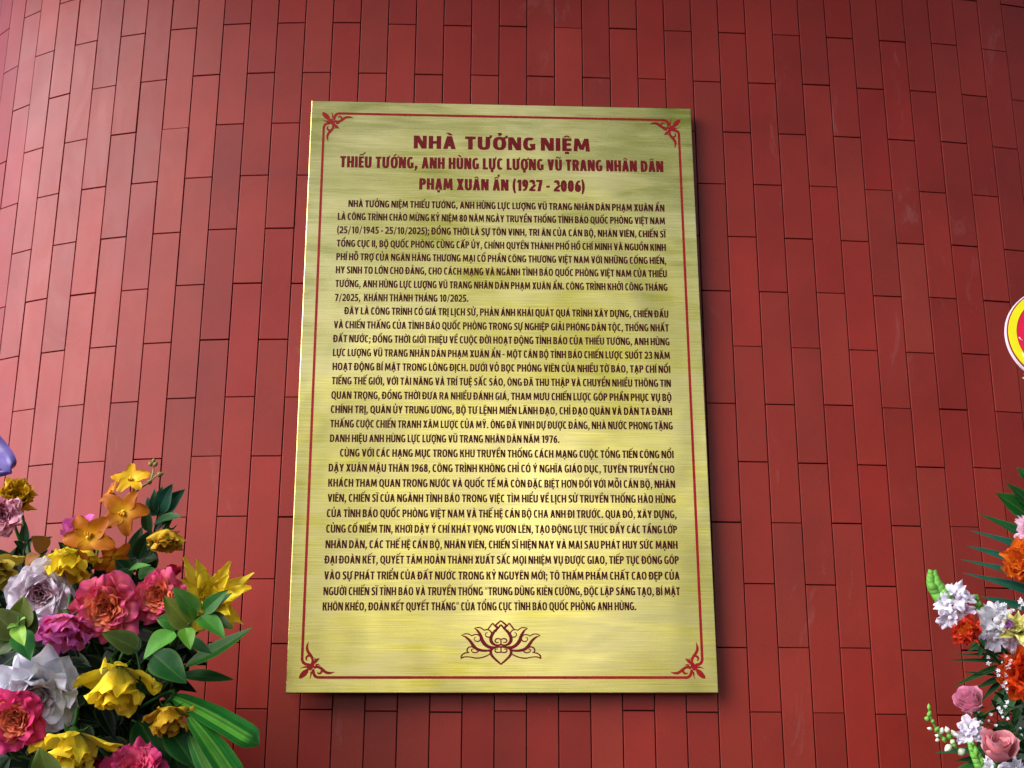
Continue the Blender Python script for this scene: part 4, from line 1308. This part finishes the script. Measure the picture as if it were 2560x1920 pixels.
PALM = (.014, .10, .062, 1)
sprig('palm_frond', 'green palm frond with slim pointed leaflets at the right edge above the white snapdragons', 'palm frond', YR + .05,
      [(2600, 1520), (2596, 1420), (2590, 1340), (2592, 1260)],
      [(2590, 1352, 2444, 1280, 40, .0, -.3, .8, (.012, .085, .02, 1)), (2592, 1382, 2426, 1322, 34, -.01, -.2, .8, PALM), (2592, 1418, 2411, 1360, 34, -.01, -.2, .8, PALM),
       (2594, 1450, 2403, 1394, 32, -.02, -.2, .8, PALM), (2598, 1486, 2408, 1428, 36, -.02, -.2, .8, PALM), (2600, 1530, 2446, 1488, 34, -.01, -.2, .8, (.012, .085, .055, 1))],
      PALM, seed=61, part='leaflet', tipw=.42, fold=.18, bend=.03)
sprig('palm_frond', 'dark thin palm frond behind the orange rose, below the white snapdragons', 'palm frond', YR + .09,
      [(2590, 1720), (2560, 1700), (2530, 1680), (2505, 1650)],
      [(2540, 1636, 2376, 1634, 10, .0, 0, .8, DGREEN), (2520, 1655, 2370, 1646, 14, .0, 0, .8, DGREEN), (2500, 1665, 2385, 1712, 18, .0, .1, .8, (.012, .05, .014, 1)), (2500, 1690, 2400, 1676, 8, 0, 0, .7, DGREEN),
       (2500, 1695, 2436, 1722, 16, .0, .1, .8, DGREEN), (2500, 1705, 2452, 1752, 14, .0, .1, .8, DGREEN), (2510, 1720, 2475, 1768, 12, .0, .1, .8, DGREEN)],
      DGREEN, seed=62, part='leaflet', tipw=.55, fold=.2, bend=.05, stem_col=DGREEN)
sprig('leaf_sprig', 'ragged dark green leaf at the right edge over the pink carnation', 'leaves', YR + .07, [(2610, 1330), (2590, 1290), (2580, 1260)],
      [(2582, 1300, 2494, 1228, 62, 0, 0, .4, (.008, .07, .008, 1)), (2585, 1270, 2520, 1205, 34, 0, 0, .3, (.008, .06, .008, 1)), (2600, 1230, 2545, 1165, 40, .02, 0, .3, (.008, .07, .012, 1)), (2590, 1250, 2518, 1240, 40, .01, 0, .5, (.02, .08, .01, 1)),
       (2600, 1200, 2548, 1185, 24, .02, 0, .3, (.01, .08, .02, 1))], DGREEN, seed=63)
sprig('leaf_sprig', 'broad green leaves along the bottom edge under the budding snapdragon', 'leaves', YR + .05, [(2520, 1960), (2500, 1920), (2490, 1900)],
      [(2500, 1915, 2365, 1935, 46, 0, 0, .8, (.02, .12, .02, 1)), (2470, 1880, 2342, 1873, 20, 0, 0, .8, (.012, .07, .03, 1)), (2480, 1900, 2392, 1896, 24, .01, 0, .8, DGREEN), (2560, 1900, 2530, 1960, 40, 0, .2, .5, DGREEN)], MG, seed=64)

rose(2586, 1330, 110, YR + .0, (-.55, -.8, .1), 'carnation', [(.70, .30, .40, 1), (.76, .42, .54, 1), (.82, .60, .70, 1)], 'pale pink carnation with a frilled edge at the right border', 'carnation', 'carnation', seed=52, fray=.35, sepal=False)
rose(2556, 1402, 128, YR - .02, (-.75, -.6, .15), 'wilt', ORANGE, 'orange rose at the right edge between the palm leaflets and the carnation', seed=53, sepal=False)
rose(2418, 1576, 90, YR - .045, (-.6, -.7, .25), 'wilt', [(.85, .34, .02, 1), (.72, .09, .02, 1), (.55, .03, .02, 1)], 'small orange red rose between the two white snapdragons', seed=54, heart_cols=ORANGE, sepal=False)
rose(2570, 1692, 168, YR - .03, (-.45, -.9, .05), 'wilt', REDO, 'vivid orange red rose at the right edge above the pink roses', seed=55, sepal=False)
rose(2425, 1752, 104, YR - .02, (-.55, -.55, .5), 'cup', PINK, 'pink rose with a cream base, left of the tiny white blossoms', seed=56)
rose(2497, 1868, 132, YR - .11, (-.05, -.62, .72), 'cup', [(.72, .34, .26, 1), (.70, .24, .24, 1), (.74, .34, .38, 1)], 'large salmon pink rose near the bottom right corner', seed=57, sepal=False)


def snapdragon(label, y, stem, buds, florets, seed, white=(.78, .80, .84), bud_col=(.10, .34, .04, 1), bud2=(.20, .46, .08, 1)):
    rnd = random.Random(seed)
    o = at(stem[0][0], stem[0][1], y + .01)
    root = empty('snapdragon', o)
    tag(root, label, 'snapdragon', 'white snapdragons of the right arrangement')
    mb = MB()
    tube_into(mb, [at(a, b, y + .006) - o for a, b in stem], .0026, .0016, (.10, .28, .04, 1))
    mb.build('stem', M_LEAF, root)
    for (bx, by, w, l, dx, dz, c) in buds:
        mb = MB()
        ell_into(mb, at(bx, by, y + rnd.uniform(-.008, .0)) - o, V((dx, rnd.uniform(-.5, .1), dz)), size(w, y) / 2, size(l, y), jit(bud_col if c == 0 else (.5, .6, .3, 1), rnd, .15), jit(bud2 if c == 0 else (.78, .8, .66, 1), rnd, .15), pointy=.3)
        mb.build('bud', M_LEAF, root)
    for (fx, fy, w, ax, ay, tint) in florets:
        tint += rnd.uniform(0, .45)
        R = size(w, y) / 2 * 1.03
        axv = V((ax, -1, ay)).normalized()
        M3 = frame(axv, rnd.uniform(-.4, .4)) @ Matrix.Diagonal((R, R, R))
        c0 = at(fx, fy, y - .012) - o
        mb = MB()
        col = [(.66, .70, .66, 1), mixc(white, (.62, .42, .70), tint * .5), mixc(white, (.72, .56, .80), tint * .4)]
        for (ang, L, W) in ((60, 1.0, .85), (120, 1.0, .85), (200, .95, .8), (270, .8, .75), (340, .95, .8)):
            t = MB()
            petal_into(t, M3, math.radians(ang + rnd.uniform(-14, 14)), L * rnd.uniform(.9, 1.1), W, math.radians(35), math.radians(rnd.uniform(85, 115)), .8, math.radians(rnd.uniform(0, 50)), .5, .55, 0, .1, -.1, jit3(col, rnd, .05), rnd, nu=8, nv=8)
            mb.add([V(p) + c0 for p in t.v], t.f, t.c)
        t = MB()
        ell_into(t, M3 @ V((0, -.15, .18)), M3 @ V((0, -.6, 1)), R * .22, R * .5, mixc(white, (.80, .58, .74), .25 + tint * .3), mixc(white, (.80, .62, .72), .4))
        mb.add([V(p) + c0 for p in t.v], t.f, t.c)
        mb.build('blossom', M_PETAL, root)


def tip_buds(pts, w, n, rnd_seed):
    r = random.Random(rnd_seed)
    P = smooth_path([V((a, b, c)) for a, b, c in pts], 8)
    out = []
    for i in range(n):
        t = i / (n - 1)
        p = P[int(t * (len(P) - 1))]
        q = P[min(len(P) - 1, int(t * (len(P) - 1)) + 3)] - P[max(0, int(t * (len(P) - 1)) - 3)]
        d = V((q.x, -q.y)).normalized()
        s = (-1) ** i
        out.append((p.x + s * d.y * p.z * .2, p.y + s * d.x * p.z * .2, p.z * .60, p.z * .95, d.x + s * d.y * -.5, d.y + s * d.x * .5, 0))
    return out


snapdragon('white snapdragon with a curved green bud tip, the furthest left on the right side', YR - .02,
           [(2470, 1600), (2410, 1520), (2362, 1480), (2338, 1440)],
           tip_buds([(2332, 1432, 22), (2334, 1452, 32), (2343, 1472, 40), (2356, 1490, 44), (2366, 1504, 36)], 20, 30, 4),
           [(2388, 1492, 72, -.2, .1, .25), (2362, 1512, 52, -.6, -.1, .0), (2372, 1545, 60, -.4, -.6, .15), (2416, 1496, 46, .4, .5, .7), (2404, 1530, 60, .1, -.4, .6), (2384, 1480, 46, .0, .9, .0)], 5)
snapdragon('white snapdragon with a short bud tip right of the small orange red rose', YR - .01,
           [(2560, 1620), (2500, 1560), (2465, 1530), (2448, 1510)],
           tip_buds([(2440, 1489, 11), (2443, 1504, 15), (2450, 1520, 19), (2459, 1538, 22)], 14, 14, 6),
           [(2486, 1548, 82, -.1, .2, .0), (2510, 1580, 70, .1, -.3, .1), (2466, 1572, 52, -.7, -.2, .0), (2505, 1532, 52, .3, .7, .2), (2530, 1600, 60, .3, -.5, .35), (2484, 1600, 52, -.2, -.7, .0)], 7)
bl = []
for (x, y, w, l, dx, dz, c) in ((324, 870, 46, 90, 0, 1, 0), (330, 960, 60, 90, .4, 1, 0), (300, 1020, 66, 80, -1, .3, 0), (375, 1055, 44, 60, .2, 1, 0), (335, 1150, 44, 80, -1, .2, 1), (485, 1180, 66, 100, .3, 1, 1), (560, 1165, 70, 90, -.4, 1, 1), (430, 1240, 46, 60, -1, .3, 1),
                              (435, 1295, 52, 66, -.8, -.3, 1), (645, 1215, 74, 110, -.6, 1, 1), (585, 1240, 66, 100, -.2, 1, 0), (632, 1322, 66, 76, .2, -.2, 1), (575, 1400, 90, 120, -.8, -.6, 1), (750, 1450, 104, 110, .5, .4, 1), (650, 1370, 66, 80, .3, -.6, 0), (520, 1290, 60, 80, .2, -.8, 0), (425, 1160, 54, 90, .4, .6, 0)):
    bl.append((2260 + x * .193, 1600 + y * .193, w * .193, l * .193, dx, dz, c))
snapdragon('budding snapdragon with small green and cream buds beneath the cream based pink rose', YR - .03, [(2440, 1870), (2412, 1856), (2360, 1845), (2340, 1820), (2326, 1790), (2322, 1768)], bl,
           [(2424, 1818, 58, -.2, .3, .6), (2414, 1838, 50, -.4, -.2, .0), (2448, 1842, 46, .2, .2, .0)], 8)
snapdragon('green budding snapdragon tip leaning up to the left of the salmon pink rose', YR - .06, [(2470, 1940), (2455, 1900), (2430, 1862)],
           tip_buds([(2428, 1860, 15), (2436, 1880, 22), (2446, 1900, 27), (2456, 1925, 30)], 14, 20, 9), [(2480, 1918, 50, -.2, .5, .0), (2500, 1916, 46, .2, .6, .1), (2540, 1922, 50, .2, .5, .3)], 10)


def babys_breath(label, y, base, pts, seed):
    rnd = random.Random(seed)
    o = at(*base, y + .03)
    root = empty('babys_breath', o)
    tag(root, label, "baby's breath", "baby's breath sprigs")
    mb = MB()
    for (x, yy, w) in pts:
        p = at(x, yy, y) - o
        tube_into(mb, [V((0, 0, 0)), p * .5 + V((rnd.uniform(-.004, .004), .01, rnd.uniform(-.004, .004))), p], .0008, .0005, (.03, .10, .03, 1), seg=5)
    mb.build('stem', M_LEAF, root)
    for (x, yy, w) in pts:
        R = size(w, y) / 2
        c0 = at(x, yy, y) - o
        M3 = frame(V((rnd.uniform(-1, .6), -1, rnd.uniform(-.4, 1))), rnd.uniform(0, 6)) @ Matrix.Diagonal((R, R, R))
        mb = MB()
        for i in range(11):
            t = MB()
            petal_into(t, M3, i * 2.4, rnd.uniform(.7, 1.1), .42, math.radians(18 + i * 3), math.radians(40 + i * 6), 1, .3, .5, .4, .1, .03, 0, jit3([(.6, .68, .5, 1), (.80, .83, .86, 1), (.82, .84, .88, 1)], rnd, .05), rnd, nu=5, nv=4)
            mb.add([V(p) + c0 for p in t.v], t.f, t.c)
        mb.build('blossom', M_PETAL, root)


babys_breath("sprig of baby's breath dotted left of the vivid orange red rose", YR - .03, (2545, 1740),
             [(2470, 1643, 13), (2472, 1660, 16), (2497, 1678, 15), (2495, 1690, 14), (2512, 1690, 16), (2518, 1670, 18), (2524, 1662, 14), (2512, 1706, 15), (2506, 1716, 15), (2518, 1722, 12), (2513, 1640, 12), (2527, 1652, 12), (2516, 1732, 8), (2462, 1620, 9), (2447, 1612, 7), (2506, 1656, 7), (2531, 1624, 8)], 11)
babys_breath("sprig of baby's breath between the cream based pink rose and the salmon pink rose", YR - .03, (2540, 1830),
             [(2519, 1756, 14), (2514, 1768, 12), (2498, 1771, 14), (2503, 1780, 15), (2478, 1786, 12), (2507, 1792, 9), (2520, 1797, 11), (2472, 1802, 8), (2454, 1808, 9), (2433, 1808, 8), (2446, 1780, 9), (2550, 1822, 9), (2553, 1838, 10), (2425, 1784, 16), (2490, 1815, 12)], 12)
babys_breath("cluster of baby's breath stars above the second white snapdragon", YR - .02, (2540, 1560),
             [(2504, 1516, 18), (2512, 1512, 14), (2530, 1528, 18), (2524, 1538, 14), (2553, 1502, 20), (2558, 1512, 18), (2548, 1520, 14), (2455, 1592, 12), (2446, 1596, 10)], 13)
rose(2544, 1566, 92, YR - .05, (-.25, -.6, .3), 'spiky', [(.45, .5, .10, 1), (.62, .60, .16, 1), (.70, .68, .30, 1)], 'pale yellow green lily with narrow petals at the right edge', 'lily', 'lily', seed=58, sepal=False, roll=.3)
rose(2524, 1562, 38, YR - .045, (-1, -.4, .1), 'cup', [(.70, .68, .74, 1), (.42, .16, .52, 1), (.30, .08, .42, 1)], 'small purple and white striped blossom pointing left next to the lily', 'flower', 'small_flower', seed=59, sepal=False)
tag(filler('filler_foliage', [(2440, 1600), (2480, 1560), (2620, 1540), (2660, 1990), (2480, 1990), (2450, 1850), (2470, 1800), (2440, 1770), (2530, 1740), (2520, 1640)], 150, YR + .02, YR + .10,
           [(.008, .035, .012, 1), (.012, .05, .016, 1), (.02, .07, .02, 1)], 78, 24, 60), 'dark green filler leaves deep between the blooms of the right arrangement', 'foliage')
mb = MB()
box_into(mb, -.03, .20, -.05, .05, -.45, .06)
foam = mb.build('floral_foam', M_FOAM, smooth=False)
foam.location = at(2600, 1760, YR + .18)
tag(foam, 'dark green floral foam block hidden behind the right flowers', 'floral foam')
